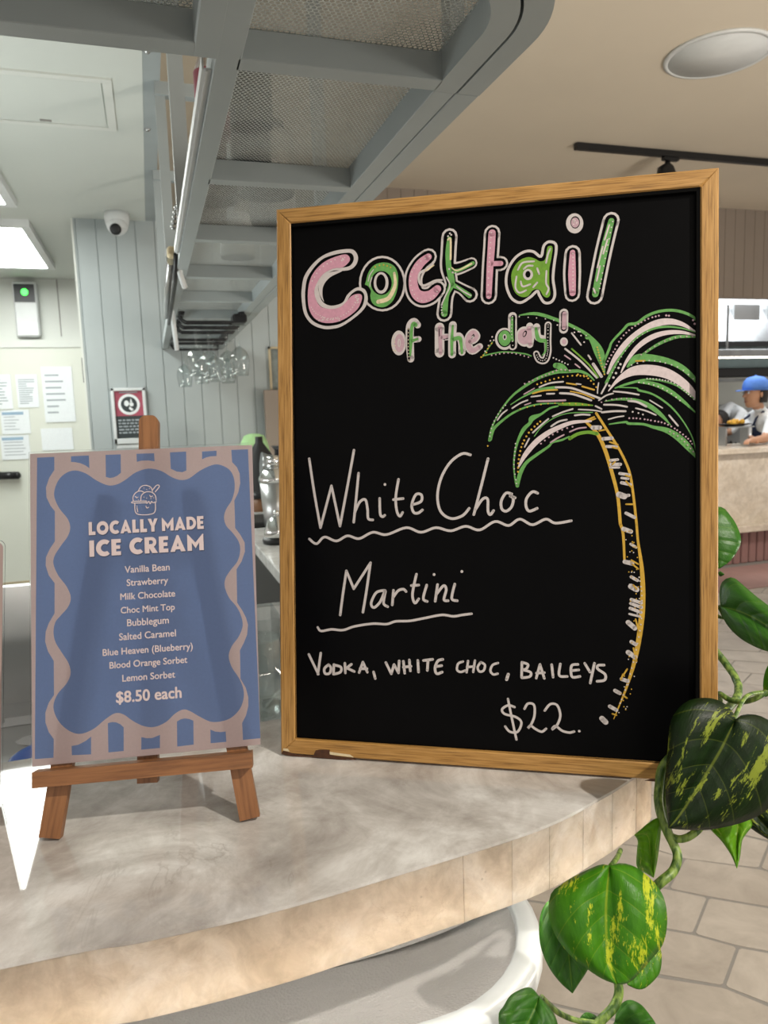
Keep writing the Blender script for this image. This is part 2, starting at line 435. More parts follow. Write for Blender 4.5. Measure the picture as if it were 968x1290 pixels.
hx = obj('floor_tiles', hexfloor(), M_tile, fl); hx['label'] = 'large pale grey hexagonal floor tiles'

def panelling(x0, x1, Y, z0, z1, pitch=.105, depth=.005, back=.08):
    prof = [(x0, Y)]; k = math.ceil(x0/pitch)
    while k*pitch < x1-.004:
        x = k*pitch
        if x > x0+.005: prof += [(x-.0035, Y), (x-.002, Y+depth), (x+.002, Y+depth), (x+.0035, Y)]
        k += 1
    prof += [(x1, Y), (x1, Y+back), (x0, Y+back)]
    return MB().prism([(p[0], p[1], z0) for p in prof], (0, 0, z1-z0))
struct('wall_back', panelling(-.33, 1.25, 4.6, 0, 2.66), M_clad, 'grey vertical groove panelling behind the hanging wine glasses', 'wall')
struct('trim_1', MB().box((-.338, 4.597, 0), (-.328, 4.66, 2.6)), M_white_paint, 'thin pale corner trim on the left edge of the grey panelling', 'trim')
struct('wall_left', MB().box((-3.5, 6.5, 2.1), (.2, 6.6, 2.62)).box((-3.5, 6.5, 0), (-1.55, 6.6, 2.1)).box((-.43, 6.5, 0), (.2, 6.6, 2.1)).box((-.62, 6.493, 2.15), (-.614, 6.5, 2.6), 1), [M_white_paint, M_grout], 'white wall around the papered door', 'wall')
# kitchen wall with its opening
struct('wall_right', panelling(1.25, 8.5, 5.4, 2.36, 3.12, .105), M_clad_warm, 'taupe groove panelling above the kitchen pass opening', 'wall')
struct('wall_divider', MB().box((1.25, 5.42, 0), (3.19, 5.5, 2.36)), M_white_paint, 'pale wall between the bar and the kitchen opening', 'wall')
struct('wall_kitchen', MB().box((2.0, 9.0, 0), (9, 9.1, 3.2)), M_white_paint, 'pale kitchen wall beyond the pass', 'wall')
struct('ceiling', MB().box((.06, -3.5, 3.1), (9, 9.2, 3.2)), M_ceil_cream, 'cream plaster ceiling above the dining room', 'ceiling')
struct('ceiling_bulkhead', MB().box((-4, -.6, 2.59), (.06, 6.6, 3.2)), M_ceil_white, 'lowered white ceiling above the bar', 'ceiling')
struct('trim_2', MB().box((.058, .4, 2.592), (.116, 4.6, 2.66)), M_grey_steel, 'grey steel beam along the edge of the lowered ceiling', 'trim')

# door with its frame
dr = obj('door_1', MB().box((-1.5, 6.46, .01), (-.47, 6.5, 2.06), 0, .002), M_door); tag(dr, 'white back door covered with pinned notices', 'door', kind='structure')
obj('door_frame', MB().box((-1.57, 6.45, 0), (-1.5, 6.52, 2.12)).box((-.47, 6.45, 0), (-.42, 6.52, 2.12)).box((-1.57, 6.45, 2.06), (-.42, 6.52, 2.12)), M_white_paint, dr)
obj('hinge', MB().box((-.478, 6.435, 1.78), (-.455, 6.46, 1.98), 0, .004), M_blackframe, dr)
obj('kick_seam', MB().box((-1.5, 6.455, .2), (-.47, 6.462, .215)), M_gold, dr)
hm = MB().tube([(-1.13, 6.46, 1.075), (-1.13, 6.41, 1.075)], .014).tube([(-1.15, 6.405, 1.075), (-1.02, 6.405, 1.07)], [.03, .03], 14).sphere((-1.02, 6.405, 1.07), .03).sphere((-1.15, 6.405, 1.075), .03)
ho = obj('door_handle', hm, M_blackframe, dr); ho['label'] = 'black door handle'

# access hatch, lights, dome camera on the low ceiling
h = thing('access_hatch', 'square white access hatch set flush in the lowered ceiling', 'hatch', (-.4, 3.0, 2.59))
obj('hatch_frame', MB().box((-.74, 2.77, 2.583), (-.04, 2.80, 2.592)).box((-.74, 3.2, 2.583), (-.04, 3.23, 2.592)).box((-.07, 2.8005, 2.583), (-.04, 3.1995, 2.592)).box((-.74, 2.8005, 2.583), (-.71, 3.1995, 2.592)), M_white_paint, h)
obj('hatch_panel', MB().box((-.705, 2.806, 2.585), (-.075, 3.195, 2.59)), M_ceil_white, h)
obj('latch', MB().box((-.31, 3.165, 2.582), (-.27, 3.18, 2.585)), M_grout, h)
def panel_light(y0, y1, label):
    t_ = thing('ceiling_light', label, 'light', (-.9, (y0+y1)/2, 2.59), 'light panels over the bar')
    x0, x1 = -1.21, -.606; f = .045; z0 = 2.55
    fr = MB()
    for a, b in (((x0-f, y0-f), (x1+f, y0)), ((x0-f, y1), (x1+f, y1+f)), ((x0-f, y0), (x0, y1)), ((x1, y0), (x1+f, y1))):
        fr.box((a[0], a[1], z0), (b[0], b[1], 2.59))
    obj('light_frame', fr, M_white_plastic, t_)
    obj('diffuser', MB().box((x0, y0, z0+.006), (x1, y1, z0+.02)), M_light, t_)
    return t_
panel_light(4.72, 5.86, 'bright rectangular light panel in front of the back door')
panel_light(3.07, 4.24, 'rectangular light panel nearer the bar, its corner at the left edge')
dc = thing('security_camera', 'small white dome security camera on the ceiling above the grey panelling', 'camera', (-.09, 4.45, 2.59))
obj('mount', MB().lathe([(.062, 2.53), (.066, 2.56), (.066, 2.59)], (-.09, 4.45, 0)), M_white_plastic, dc)
obj('housing', MB().sphere((-.09, 4.44, 2.525), .058), M_white_plastic, dc)
dl = V((-.1, 4.395, 2.49)); ld = (CAM-dl).normalized()
lo = obj('lens', MB().lathe([(.028, 0), (.03, .012), (.018, .018), (.001, .018)], (0, 0, 0), 20, 0, True, ld.to_track_quat('Z', 'Y').to_matrix()), M_blackframe, dc, L=MW[dc], world=False)
for v_ in lo.data.vertices: v_.co += MW[dc].inverted() @ dl
lo['label'] = 'dark round lens'

# air unit with green indicator
au = thing('wall_air_sanitiser', 'white wall unit with a black screen and green light above the door', 'device', (-.86, 6.5, 2.3))
obj('case', MB().box((-.93, 6.42, 2.14), (-.76, 6.5, 2.56), 0, .012), M_white_plastic, au)
obj('screen', MB().box((-.92, 6.415, 2.40), (-.775, 6.425, 2.535)), M_blackframe, au)
obj('indicator_light', MB().sphere((-.845, 6.413, 2.475), .026, 14, 8, 0, (1, .3, 1)), M_green_led, au)

# notices on the door: sheet, printed lines
def notice(px, label, blue=False, lines=8, seed=0, block=None):
    rnd = random.Random(seed); Y = 6.452
    a = ony(px[0], px[1], Y); b = ony(px[2], px[3], Y)
    x0, x1, z1, z0 = a.x, b.x, a.z, b.z
    t_ = thing('notice', label, 'paper notice', ((x0+x1)/2, Y, z0), 'notices pinned on the back door')
    obj('sheet', MB().box((x0, Y, z0), (x1, Y+.006, z1)), M_paper, t_)
    mb = MB(); ww = x1-x0; hh = z1-z0
    for i in range(lines):
        z = z1-hh*(.14+.78*i/lines); l = rnd.uniform(.35, .78)*ww
        mb.box((x0+ww*.1, Y-.001, z-hh*.03), (x0+ww*.1+l, Y+.001, z))
    obj('print', mb, M_greyink, t_)
    if blue: obj('header_band', MB().box((x0+ww*.05, Y-.0015, z1-hh*.2), (x0+ww*.8, Y+.001, z1-hh*.08)), M_blueink, t_)
    return t_
notice((-14, 472, 17, 515), 'white notice at the left edge of the photo, left of two similar ones', lines=9, seed=1)
notice((19, 472, 50, 513), 'white notice with a dense block of text, left of the tall one', lines=12, seed=2)
notice((51, 462, 96, 531), 'tall white notice of two pages beside the door hinge', lines=7, seed=3)
notice((0, 517, 39, 546), 'landscape notice with a pale blue header, upper of two', True, 6, 4)
notice((0, 549, 39, 578), 'landscape notice with a pale blue header, lower of two by the door handle', True, 6, 5)
notice((51, 540, 93, 566), 'white notice in a clear sleeve right above the menu poster', lines=0, seed=6)

# framed sign on the panelling
Ys = 4.588
a = ony(139, 489, Ys); b = ony(188, 558, Ys); sx0, sx1, sz1, sz0 = a.x, b.x, a.z, b.z
sg = thing('framed_sign', 'small framed red and black notice with a white round pictogram on grey panelling', 'sign', ((sx0+sx1)/2, Ys, sz0))
fr = MB(); fw = .018
for q in (((sx0, sz0), (sx0+fw, sz1)), ((sx1-fw, sz0), (sx1, sz1)), ((sx0, sz1-fw), (sx1, sz1)), ((sx0, sz0), (sx1, sz0+fw*1.8))):
    fr.box((q[0][0], Ys-.02, q[0][1]), (q[1][0], Ys+.01, q[1][1]), 0, .003)
obj('frame', fr, M_signframe, sg)
zm = sz0+(sz1-sz0)*.50
obj('red_panel', MB().box((sx0+fw, Ys-.004, zm), (sx1-fw, Ys+.004, sz1-fw)), M_red, sg)
obj('black_panel', MB().box((sx0+fw, Ys-.004, sz0+fw), (sx1-fw, Ys+.004, zm)), M_dark, sg)
pc = V(((sx0+sx1)/2, Ys-.006, zm+(sz1-fw-zm)*.46)); pr = (sz1-fw-zm)*.42
def disc(mb, c, r, mi=0, n=28, sx=1., dy=0.): return mb.flat([(c.x+sx*r*math.cos(2*math.pi*k/n), c.y+dy, c.z+r*math.sin(2*math.pi*k/n)) for k in range(n)], mi)
pg = MB(); disc(pg, pc, pr, 0); disc(pg, pc, pr*.74, 1, dy=-.001)
disc(pg, pc+V((-pr*.22, 0, pr*.1)), pr*.28, 0, 14, .8, -.002); disc(pg, pc+V((pr*.22, 0, .0)), pr*.2, 0, 14, 1, -.002)
pg.flat([(pc.x+pr*.05, pc.y-.002, pc.z-pr*.2), (pc.x+pr*.4, pc.y-.002, pc.z-pr*.5), (pc.x+pr*.2, pc.y-.002, pc.z-pr*.62), (pc.x-.05*pr, pc.y-.002, pc.z-pr*.4)])
pg.flat([(pc.x+pr*.1, pc.y-.002, pc.z+pr*.2), (pc.x+pr*.3, pc.y-.002, pc.z+pr*.25), (pc.x+pr*.2, pc.y-.002, pc.z+pr*.6)])
obj('pictogram', pg, [M_paper, M_dark], sg)
tl = MB()
for i in range(5):
    z = zm-.02-.018*i
    x = sx0+fw+.012
    while x < sx1-fw-.02:
        l = random.uniform(.012, .03); tl.box((x, Ys-.0055, z-.009), (min(x+l, sx1-fw-.01), Ys-.004, z)); x += l+.006
obj('red_caption', MB().box((pc.x-.05, Ys-.0055, sz1-fw-.012), (pc.x+.05, Ys-.004, sz1-fw-.005)), M_greyink, sg)
obj('small_print', tl, M_greyink, sg)
obj('lower_lip', MB().box((sx0+.01, Ys-.012, sz0-.03), (sx1-.02, Ys+.006, sz0-.004), 0, .003), M_signframe, sg)

# picture on panelling near the board
pf = thing('picture_frame', 'narrow framed picture half hidden behind the left side of the chalkboard', 'picture', (.72, 4.59, 1.4))
a = ony(338, 437, 4.58); b = ony(338, 555, 4.58)
x0, z1, z0 = a.x, a.z, b.z; x1 = x0+.34
fr = MB()
for q in (((x0, z0), (x0+.012, z1)), ((x1-.012, z0), (x1, z1)), ((x0, z1-.012), (x1, z1)), ((x0, z0), (x1, z0+.012))):
    fr.box((q[0][0], 4.57, q[0][1]), (q[1][0], 4.6, q[1][1]))
obj('frame', fr, M_gold, pf); obj('print', MB().box((x0+.012, 4.585, z0+.012), (x1-.012, 4.595, z1-.012)), M_art, pf)

# ceiling speaker and track with spot
sp = thing('ceiling_speaker', 'round white speaker grille in the cream ceiling', 'speaker', onz(905, 68, 3.1))
c = onz(905, 68, 3.1); e = onz(958, 56, 3.1); rs = .245
obj('rim', MB().lathe([(rs, 3.1), (rs, 3.09), (rs-.02, 3.087), (rs-.022, 3.095)], (c.x, c.y, 0), 40), M_white_plastic, sp)
obj('grille', MB().lathe([(rs-.02, 3.096), (rs-.02, 3.089), (.001, 3.088)], (c.x, c.y, 0), 40), M_white_plastic, sp)
a = onz(727, 180, 3.1); b = a+(V((9, a.y, 3.1))-a); zt = 3.1
tk = thing('lighting_track', 'black lighting track on the cream ceiling behind the chalkboard', 'lighting track', (a.x, a.y, zt))
obj('rail', MB().box((a.x, a.y-.02, zt-.04), (8.0, a.y+.02, zt), 0, .003), M_blackframe, tk)
obj('end_cap', MB().box((a.x-.012, a.y-.021, zt-.041), (a.x+.004, a.y+.021, zt), 0, .003), M_blackframe, tk)
p = ony(845, 195, a.y); hd = thing('track_spotlight', 'black spotlight hanging from the ceiling track', 'spotlight', (p.x, a.y, zt-.04))
obj('adaptor', MB().box((p.x-.06, a.y-.018, zt-.062), (p.x+.06, a.y+.018, zt-.04), 0, .004), M_blackframe, hd)
obj('stem', MB().tube([(p.x-.02, a.y, zt-.06), (p.x-.025, a.y, zt-.12)], .018), M_blackframe, hd)
Q = V((.35, -.2, -1)).normalized().to_track_quat('Z', 'Y').to_matrix()
sh = MB().lathe([(.04, -.03), (.055, 0), (.055, .15), (.046, .15), (.04, .1), (.001, .1)], (p.x-.04, a.y, zt-.12), 20, 0, True, Q)
obj('lamp_head', sh, M_blackframe, hd)

# ------------------------------------------------------------------ counter
front = [(-1.5, .535), (-.6, .533), (-.125, .529), (-.03, .523), (.067, .523), (.18, .534), (.306, .55), (.39, .577), (.442, .599), (.468, .611), (.487, .63), (.497, .66), (.50, .71), (.50, .80)]
front = smooth_line(front, 8)
back = [(.48, .868), (.45, .88), (-1.5, .862)]
out = [(p.x, p.y) for p in front]+back
ZB, ZS = 1.0155, CZ-.003
ct = thing('bar_counter', 'translucent quartz bar counter with a curved end, carrying the menu boards', 'counter', (-.2, .7, 0))
top = MB().prism([(x, y, ZS) for x, y in out], (0, 0, CZ-ZS))
obj('countertop', top, M_quartz, ct)
ap = MB()
acc = 0; seg = [front[0]]; L_ = []
for p, q in zip(front, front[1:]):
    seg.append(q); acc += (q-p).length
    if acc > (.42 if q.x < .22 else .042): L_.append(seg); seg = [q]; acc = 0
if len(seg) > 1: L_.append(seg)
for sg_ in L_:
    o_ = []; i_ = []
    for k, p in enumerate(sg_):
        d_ = (sg_[min(k+1, len(sg_)-1)]-sg_[max(k-1, 0)]).normalized(); nrm = V((-d_.y, d_.x))
        pp = V(p)
        if k == 0: pp = pp+d_*.0003
        if k == len(sg_)-1: pp = pp-d_*.0003
        o_.append(pp+nrm*.0008); i_.append(pp+nrm*.02)
    ap.prism([(p.x, p.y, ZB) for p in o_]+[(p.x, p.y, ZB) for p in reversed(i_)], (0, 0, ZS-ZB))
apo = obj('edge_apron', ap, M_quartz_edge, ct); apo['label'] = 'honey coloured quartz slabs of the counter edge'
inn = [(x+(-.022 if x > .3 else 0), y+(.021 if y < .85 else -.01)) for x, y in out]
obj('underside', MB().prism([(x, y, ZS-.006) for x, y in inn], (0, 0, .0058)), M_brown, ct)  # brown plate added to darken the top of the glowing edge
obj('underside', MB().prism([(x, y, ZB+.0005) for x, y in inn], (0, 0, .003)), M_white_paint, ct)  # plate added to keep the edge light from spilling onto the stool
led = [V((p.x, p.y, 0)) for p in front]; lpts = []
for k, p in enumerate(led):
    d_ = (led[min(k+1, len(led)-1)]-led[max(k-1, 0)]).normalized(); lpts.append(p+V((-d_.y, d_.x, 0))*.028+V((0, 0, ZB+.008)))
lo2 = obj('under_counter_lighting', MB().tube([p+V((0, 0, -.0105)) for p in lpts[:-12]], .002, 6), M_underled, ct); lo2['label'] = 'dim light tape under the counter lip'
lo_ = obj('edge_lighting', MB().tube(lpts, .004, 6), M_edgeled, ct); lo_['label'] = 'warm light strip behind the stone edge'
obj('bar_front', MB().box((-1.5, .845, 0), (.22, .862, ZB+.01)), M_clad, ct)

# stool tucked under the counter
stl = thing('bar_stool', 'white shell bar stool with grey textured seat pad under the counter edge', 'stool', (.12, .69, 0))
def rrect(x0, x1, y0, y1, r, n=10):
    o_ = []
    for cx_, cy_, a0 in ((x1-r, y1-r, 0), (x0+r, y1-r, 90), (x0+r, y0+r, 180), (x1-r, y0+r, 270)):
        o_ += [V((cx_+r*math.cos(math.radians(a0+90*k/n)), cy_+r*math.sin(math.radians(a0+90*k/n)))) for k in range(n+1)]
    return o_
ZR = .92
def ring(i, z, rr=.19): return [(p.x, p.y, z) for p in rrect(-.12+i, .362-i, .532+i, .842-i, max(.02, (rr if rr < .15 else .15)-i*.6))]
shell = MB().loft([ring(.03, ZR-.075), ring(.006, ZR-.05), ring(0, ZR-.02), ring(.002, ZR-.004), ring(.008, ZR), ring(.021, ZR), ring(.0235, ZR-.004), ring(.025, ZR-.03)], 0, True, False)
obj('seat_shell', shell, M_stool, stl)
pad = MB(); base_ = ring(.0235, 0)
cpt = V((.121, .687, 0)); rs_ = []
for k in range(13):
    f_ = 1-k/12.; z = ZR-.010-.026*(1-f_**3.2)
    rs_.append([(cpt.x+(x-cpt.x)*max(f_, .004), cpt.y+(y-cpt.y)*max(f_, .004), z) for x, y, _ in base_])
pad.loft(rs_, 0, False, True)
po = obj('seat_pad', pad, M_vinyl, stl); po['label'] = 'grey-beige grained seat pad'
for sx, sy in ((-.06, .58), (.325, .60), (-.06, .79), (.325, .79)):
    obj('leg', MB().tube([(sx, sy, ZR-.06), (sx+(.03 if sx > 0 else -.03), sy+(.02 if sy > .7 else -.02), .0)], .012), M_steel, stl)
obj('footrest', MB().tube([(-.075, .57, .35), (.34, .59, .35), (.34, .80, .35), (-.075, .80, .35), (-.075, .57, .35)], .009), M_steel, stl)

# ------------------------------------------------------------------ chalkboard
def pose(pts, wid):
    TL, TR, BR, BL = [ray(*p) for p in pts]
    s_ = Matrix((tuple(-TR), tuple(BR), tuple(-BL))).transposed().inverted() @ (-TL)
    P = [TL, TR*s_[0], BR*s_[1], BL*s_[2]]; k = wid/(P[1]-P[0]).length
    return [CAM+p*k for p in P]
cb = pose([(350, 263), (909, 210), (905, 988), (354, 949)], .45)
BM = frame(cb[3], cb[2]-cb[3], cb[0]-cb[3]); BW_, BH_ = .45, .5965
TH, RAIL, REC = .018, .0165, .006
board = thing('chalkboard', 'black cocktail chalkboard in an oak frame standing on the counter', 'chalkboard', BM)
panel = MB().box((RAIL-.004, RAIL-.004, -TH+.003), (BW_-RAIL+.004, BH_-RAIL+.004, -REC))
obj('writing_panel', panel, M_black, board, L=BM, world=False)
def rail(name, p0, p1, inner0, inner1, outdir, label=None, chips=False):
    """mitred rail: outer edge p0-p1, inner edge inner0-inner1, grain along local x"""
    L = BM @ frame((p0[0], p0[1], 0), (p1[0]-p0[0], p1[1]-p0[1], 0), outdir)
    Li = L.inverted()
    poly = [V((q[0], q[1], 0)) for q in (p0, p1, inner1, inner0)]
    mb = MB(); e = .0012
    P = [Li @ (BM @ q) for q in poly]; c = sum(P, V())/4
    rings = []
    for z, k in ((-TH, 0), (-e, 0), (0, e)):
        rings.append([V((p.x+(e if p.x < c.x else -e)*(k > 0), p.y+(e if p.y < c.y else -e)*(k > 0), z if Li.to_3x3().determinant() else z)) for p in P])
    zs = (Li @ (BM @ V((0, 0, 1)))).z-(Li @ (BM @ V((0, 0, 0)))).z
    rings = [[V((p.x, p.y, p.z*zs)) for p in r] for r in rings]
    mb.loft(rings, 0, True, True, False)
    o = obj(name, mb, M_oak, board, L=L, world=False); return o
O = [(0, 0), (BW_, 0), (BW_, BH_), (0, BH_)]; I = [(RAIL, RAIL), (BW_-RAIL, RAIL), (BW_-RAIL, BH_-RAIL), (RAIL, BH_-RAIL)]
for a_, b_, d_ in ((0, 1, (0, 1, 0)), (1, 2, (-1, 0, 0)), (2, 3, (0, -1, 0)), (3, 0, (1, 0, 0))):
    rail('frame_rail', O[a_], O[b_], I[a_], I[b_], d_)
lip = MB()  # black strips stand in for shade inside the frame, wider at top and right
for a_, b_ in (((RAIL-.001, RAIL-.001), (RAIL, BH_-RAIL)), ((BW_-RAIL-.0035, RAIL), (BW_-RAIL+.001, BH_-RAIL)), ((RAIL, BH_-RAIL-.0035), (BW_-RAIL, BH_-RAIL+.001)), ((RAIL, RAIL-.001), (BW_-RAIL, RAIL))):
    lip.box((a_[0], a_[1], -REC), (b_[0], b_[1], -.0015))
M_rail_shade = plain('rail_shade', '040404', .9, 0, .05, 20, 0, .1)
obj('rail_shade', lip, M_rail_shade, board, L=BM, world=False)
def bq(x, y, off=0.):      # photo point -> board frame on the panel
    o_ = BM @ V((0, 0, -REC)); p = BM.inverted() @ hit(x, y, o_, BM.to_3x3() @ V((0, 0, 1)))
    return V((p.x, p.y, -REC+off))
def fq(x, y, off=.0003):
    p = BM.inverted() @ hit(x, y, BM @ V((0, 0, 0)), BM.to_3x3() @ V((0, 0, 1))); return V((p.x, p.y, off))
# knocks along the bottom rail
def z3(pts): return [(340+x/6.914, 860+y/6.914) for x, y in pts]
mb = MB()
mb.flat([fq(*p) for p in z3([(100, 620), (118, 592), (170, 605), (250, 628), (380, 640), (400, 590), (430, 582), (480, 582), (525, 585), (520, 625), (600, 645), (720, 655), (760, 672), (600, 668), (380, 650), (200, 640)])])
k = obj('chipped_edge', mb, M_chip, board, L=BM, world=False); k['label'] = 'dark brown chipped patch at the left end of the lower rail'
mb = MB(); mb.flat([fq(*p) for p in [(812, 983.4), (818, 981.4), (838, 980.4), (846, 981), (846, 985), (830, 984.8)]])
k = obj('chipped_edge', mb, M_chip, board, L=BM, world=False); k['label'] = 'dark chipped patch at the right end of the lower rail'
mb = MB(); mb.flat([fq(*p, .0004) for p in z3([(118, 570), (160, 575), (175, 600), (120, 590)])])
k = obj('bare_splinter', mb, M_cream_pen, board, L=BM, world=False); k['label'] = 'pale bare splinter at the lower left corner'
mb = MB(); mb.flat([fq(*p, .0004) for p in z3([(522, 600), (620, 615), (700, 625), (735, 650), (640, 640), (525, 625)])])
k = obj('bare_splinter', mb, M_cream_pen, board, L=BM, world=False); k['label'] = 'pale bare splinter beside the dark chip'
# strut behind
p1 = BM @ V((.2, .42, -TH)); p2 = V((p1.x+.055, .862, CZ+.002)); dvec = (BM.to_3x3() @ V((1, 0, 0)))*.016
st = MB().loft([[p1-dvec, p1+dvec, p1+dvec+V((0, .004, -.012)), p1-dvec+V((0, .004, -.012))], [p2-dvec, p2+dvec, p2+dvec+V((0, -.01, 0)), p2-dvec+V((0, -.01, 0))]], 0, True, True, False)
obj('rear_strut', st, M_oak, board)

PXM = .45/553
class Draw:
    """flat pen marks on a plane; coordinates are read in the photo"""
    def __init__(s, conv, pxm): s.mb = MB(); s.mats = []; s.conv = conv; s.k = pxm; s.q = lambda p: p
    def mi(s, m):
        if m not in s.mats: s.mats.append(m)
        return s.mats.index(m)
    def up(s, h): s.c = getattr(s, 'c', 0)+1; return h+4e-6*s.c
    def zoom(s, ox, oy, sc): s.q = lambda p: (ox+p[0]/sc, oy+p[1]/sc); s.sc = sc; return s
    def stroke(s, pts, width, m, h, closed=False, n=6):
        """width in photo px of the current zoom (number or list along the line)"""
        ws = width if isinstance(width, (list, tuple)) else [width]*len(pts)
        P3 = [tuple(s.q(p))+(w_/s.sc,) for p, w_ in zip(pts, ws)]
        L = smooth_line(P3, n, closed) if len(P3) > 2 or closed else [V(p) for p in P3]
        h = s.up(h); C = [s.conv(p[0], p[1], h) for p in L]; R = [max(.0002, p[2]*s.k*.5) for p in L]
        mi = s.mi(m); N = len(C); lf = []; rt = []
        for i in range(N):
            a = C[(i-1) % N if closed else max(i-1, 0)]; b = C[(i+1) % N if closed else min(i+1, N-1)]
            d = b-a
            if d.length < 1e-9: d = V((1, 0, 0))
            d.normalize(); nn = V((-d.y, d.x, 0)); lf.append(C[i]+nn*R[i]); rt.append(C[i]-nn*R[i])
        vs = lf+rt
        fs = [(i, (i+1) % N, N+(i+1) % N, N+i) for i in range(N if closed else N-1)]
        s.mb.add(vs, fs, mi)
        if not closed:
            for c, r in ((C[0], R[0]), (C[-1], R[-1])): s.mb.flat([c+V((math.cos(2*math.pi*q/12), math.sin(2*math.pi*q/12), 0))*r for q in range(12)], mi)
        return s
    def fill(s, pts, m, h, n=5):
        h = s.up(h); L = smooth_line([s.q(p) for p in pts], n, True); s.mb.flat([s.conv(p[0], p[1], h) for p in L], s.mi(m)); return s
    def ell(s, c, rx, ry, m, h, rot=0.):
        pts = []
        for k in range(28):
            a = 2*math.pi*k/28; x, y = rx*math.cos(a), ry*math.sin(a)
            pts.append(s.q((c[0]+x*math.cos(rot)-y*math.sin(rot), c[1]+x*math.sin(rot)+y*math.cos(rot))))
        s.mb.flat([s.conv(p[0], p[1], h) for p in pts], s.mi(m)); return s
    def dots(s, pts, r, m, h, step=None):
        if step:
            L = smooth_line(pts, 10) if len(pts) > 2 else [V(pts[0])+(V(pts[1])-V(pts[0]))*k/30 for k in range(31)]
            o = []; acc = 0; last = L[0]; o.append(L[0])
            for p in L[1:]:
                acc += (p-last).length; last = p
                if acc >= step: o.append(p); acc = 0
            pts = o
        for p in pts: 
            x, y = s.q(p); c = s.conv(x, y, h); rr = r/s.sc*s.k
            s.mb.flat([c+V((math.cos(2*math.pi*q/8), math.sin(2*math.pi*q/8), 0))*rr for q in range(8)], s.mi(m))
        return s
    def scatter(s, c, rx, ry, n, r, m, h):
        return s.dots([(c[0]+random.uniform(-rx, rx), c[1]+random.uniform(-ry, ry)) for _ in range(n)], r, m, h)
    def done(s, name, parent, L): return obj(name, s.mb, s.mats, parent, L=L, world=False, recalc=False)
def D(): return Draw(bq, PXM)
Wp, Kp, Pp, Gp, Lp, Cp, Yp, Ap, Vp = M_white_pen, M_black, M_pink_pen, M_green_pen, M_lime_pen, M_cream_pen, M_yel_pen, M_lpink_pen, M_mauve_pen
hh = .00012
# -- title
d = D().zoom(370, 300, 6.453)   # o
d.ell((722, 370), 190, 226, Wp, 1*hh).ell((722, 370), 172, 208, Kp, 2*hh)
d.fill([(590, 350), (605, 290), (640, 235), (690, 205), (760, 200), (820, 230), (848, 290), (850, 370), (835, 450), (800, 520), (740, 560), (680, 555), (640, 525), (625, 470), (630, 430), (605, 390), (582, 378)], Gp, 3*hh)
d.ell((715, 365), 85, 98, Kp, 4*hh).ell((713, 365), 60, 88, Wp, 5*hh).ell((712, 362), 38, 66, Kp, 6*hh)
d.stroke([(820, 285), (828, 370), (805, 440), (765, 495), (690, 518)], [20, 28, 34, 36, 36], Cp, 4*hh).stroke([(650, 258), (622, 300), (608, 350)], 9, Wp, 4*hh).stroke([(638, 320), (625, 365), (622, 395)], 9, Wp, 4*hh)
d.dots([(665, 235), (700, 222), (733, 218), (762, 226), (790, 238)], 7, Yp, 4*hh)
d.done('letter', board, BM)
d = D().zoom(370, 300, 6.453)   # C
d.fill([(330, 265), (260, 305), (205, 380), (210, 450), (240, 520), (300, 550), (370, 540), (410, 515), (440, 460), (500, 410), (545, 402), (590, 430), (605, 500), (580, 570), (510, 640), (400, 715), (320, 738), (240, 738), (150, 700), (90, 620), (68, 500), (70, 400), (90, 310), (150, 220), (230, 150), (320, 110), (420, 92), (490, 98), (525, 150), (515, 210), (470, 255), (400, 268)], Wp, 7*hh)
d.fill([(330, 248), (255, 280), (205, 340), (172, 420), (185, 500), (230, 560), (310, 578), (380, 565), (425, 530), (470, 460), (520, 428), (560, 438), (578, 480), (560, 555), (500, 620), (400, 690), (320, 712), (245, 712), (165, 678), (115, 610), (97, 500), (100, 400), (118, 320), (170, 240), (240, 172), (330, 138), (420, 122), (470, 125), (492, 160), (480, 205), (440, 235)], Kp, 8*hh)
d.fill([(400, 240), (330, 248), (255, 285), (205, 345), (172, 425), (185, 500), (225, 560), (310, 578), (380, 562), (430, 520), (470, 475), (520, 455), (555, 465), (555, 510), (520, 580), (440, 645), (350, 685), (250, 690), (175, 655), (130, 580), (118, 480), (125, 390), (150, 310), (200, 240), (270, 185), (360, 148), (430, 135), (460, 165), (450, 200)], Pp, 9*hh)
d.fill([(205, 380), (235, 320), (300, 280), (400, 268), (300, 320), (245, 390), (238, 470), (250, 520), (215, 460)], Wp, 9*hh)
d.dots([(155, 350), (210, 262), (270, 215), (330, 182), (370, 165)], 6, Ap, 10*hh, 34).scatter((405, 175), 22, 22, 8, 5, Ap, 10*hh)
d.dots([(148, 565), (180, 610), (220, 632), (290, 655), (380, 640), (450, 600), (500, 540), (530, 490)], 5, Ap, 10*hh, 18).scatter((230, 660), 50, 14, 16, 5, Ap, 10*hh).scatter((330, 665), 60, 10, 12, 5, Ap, 10*hh).scatter((520, 500), 20, 30, 14, 5, Ap, 10*hh)
d.done('letter', board, BM)
d = D().zoom(510, 260, 5.694)   # k
for wd, m, e in ((118, Wp, 1), (84, Kp, 2)):
    d.stroke([(322, 215), (315, 330), (312, 440), (335, 560), (300, 650), (285, 770)], [wd, wd, wd, wd*.8, wd*.9, wd], m, e*hh)
    d.stroke([(330, 455), (400, 440), (480, 408)], [wd*.9, wd*.8, wd*.72], m, e*hh)
    d.stroke([(335, 560), (405, 590), (470, 635)], [wd*.8, wd*.7, wd*.95], m, e*hh)
d.stroke([(322, 235), (312, 330), (318, 440), (338, 550), (305, 640), (285, 770)], [34, 38, 40, 46, 30, 48], Gp, 3*hh)
d.stroke([(335, 470), (400, 455), (490, 408)], [40, 24, 28], Gp, 3*hh).stroke([(335, 560), (395, 590), (465, 640)], [40, 26, 36], Gp, 3*hh)
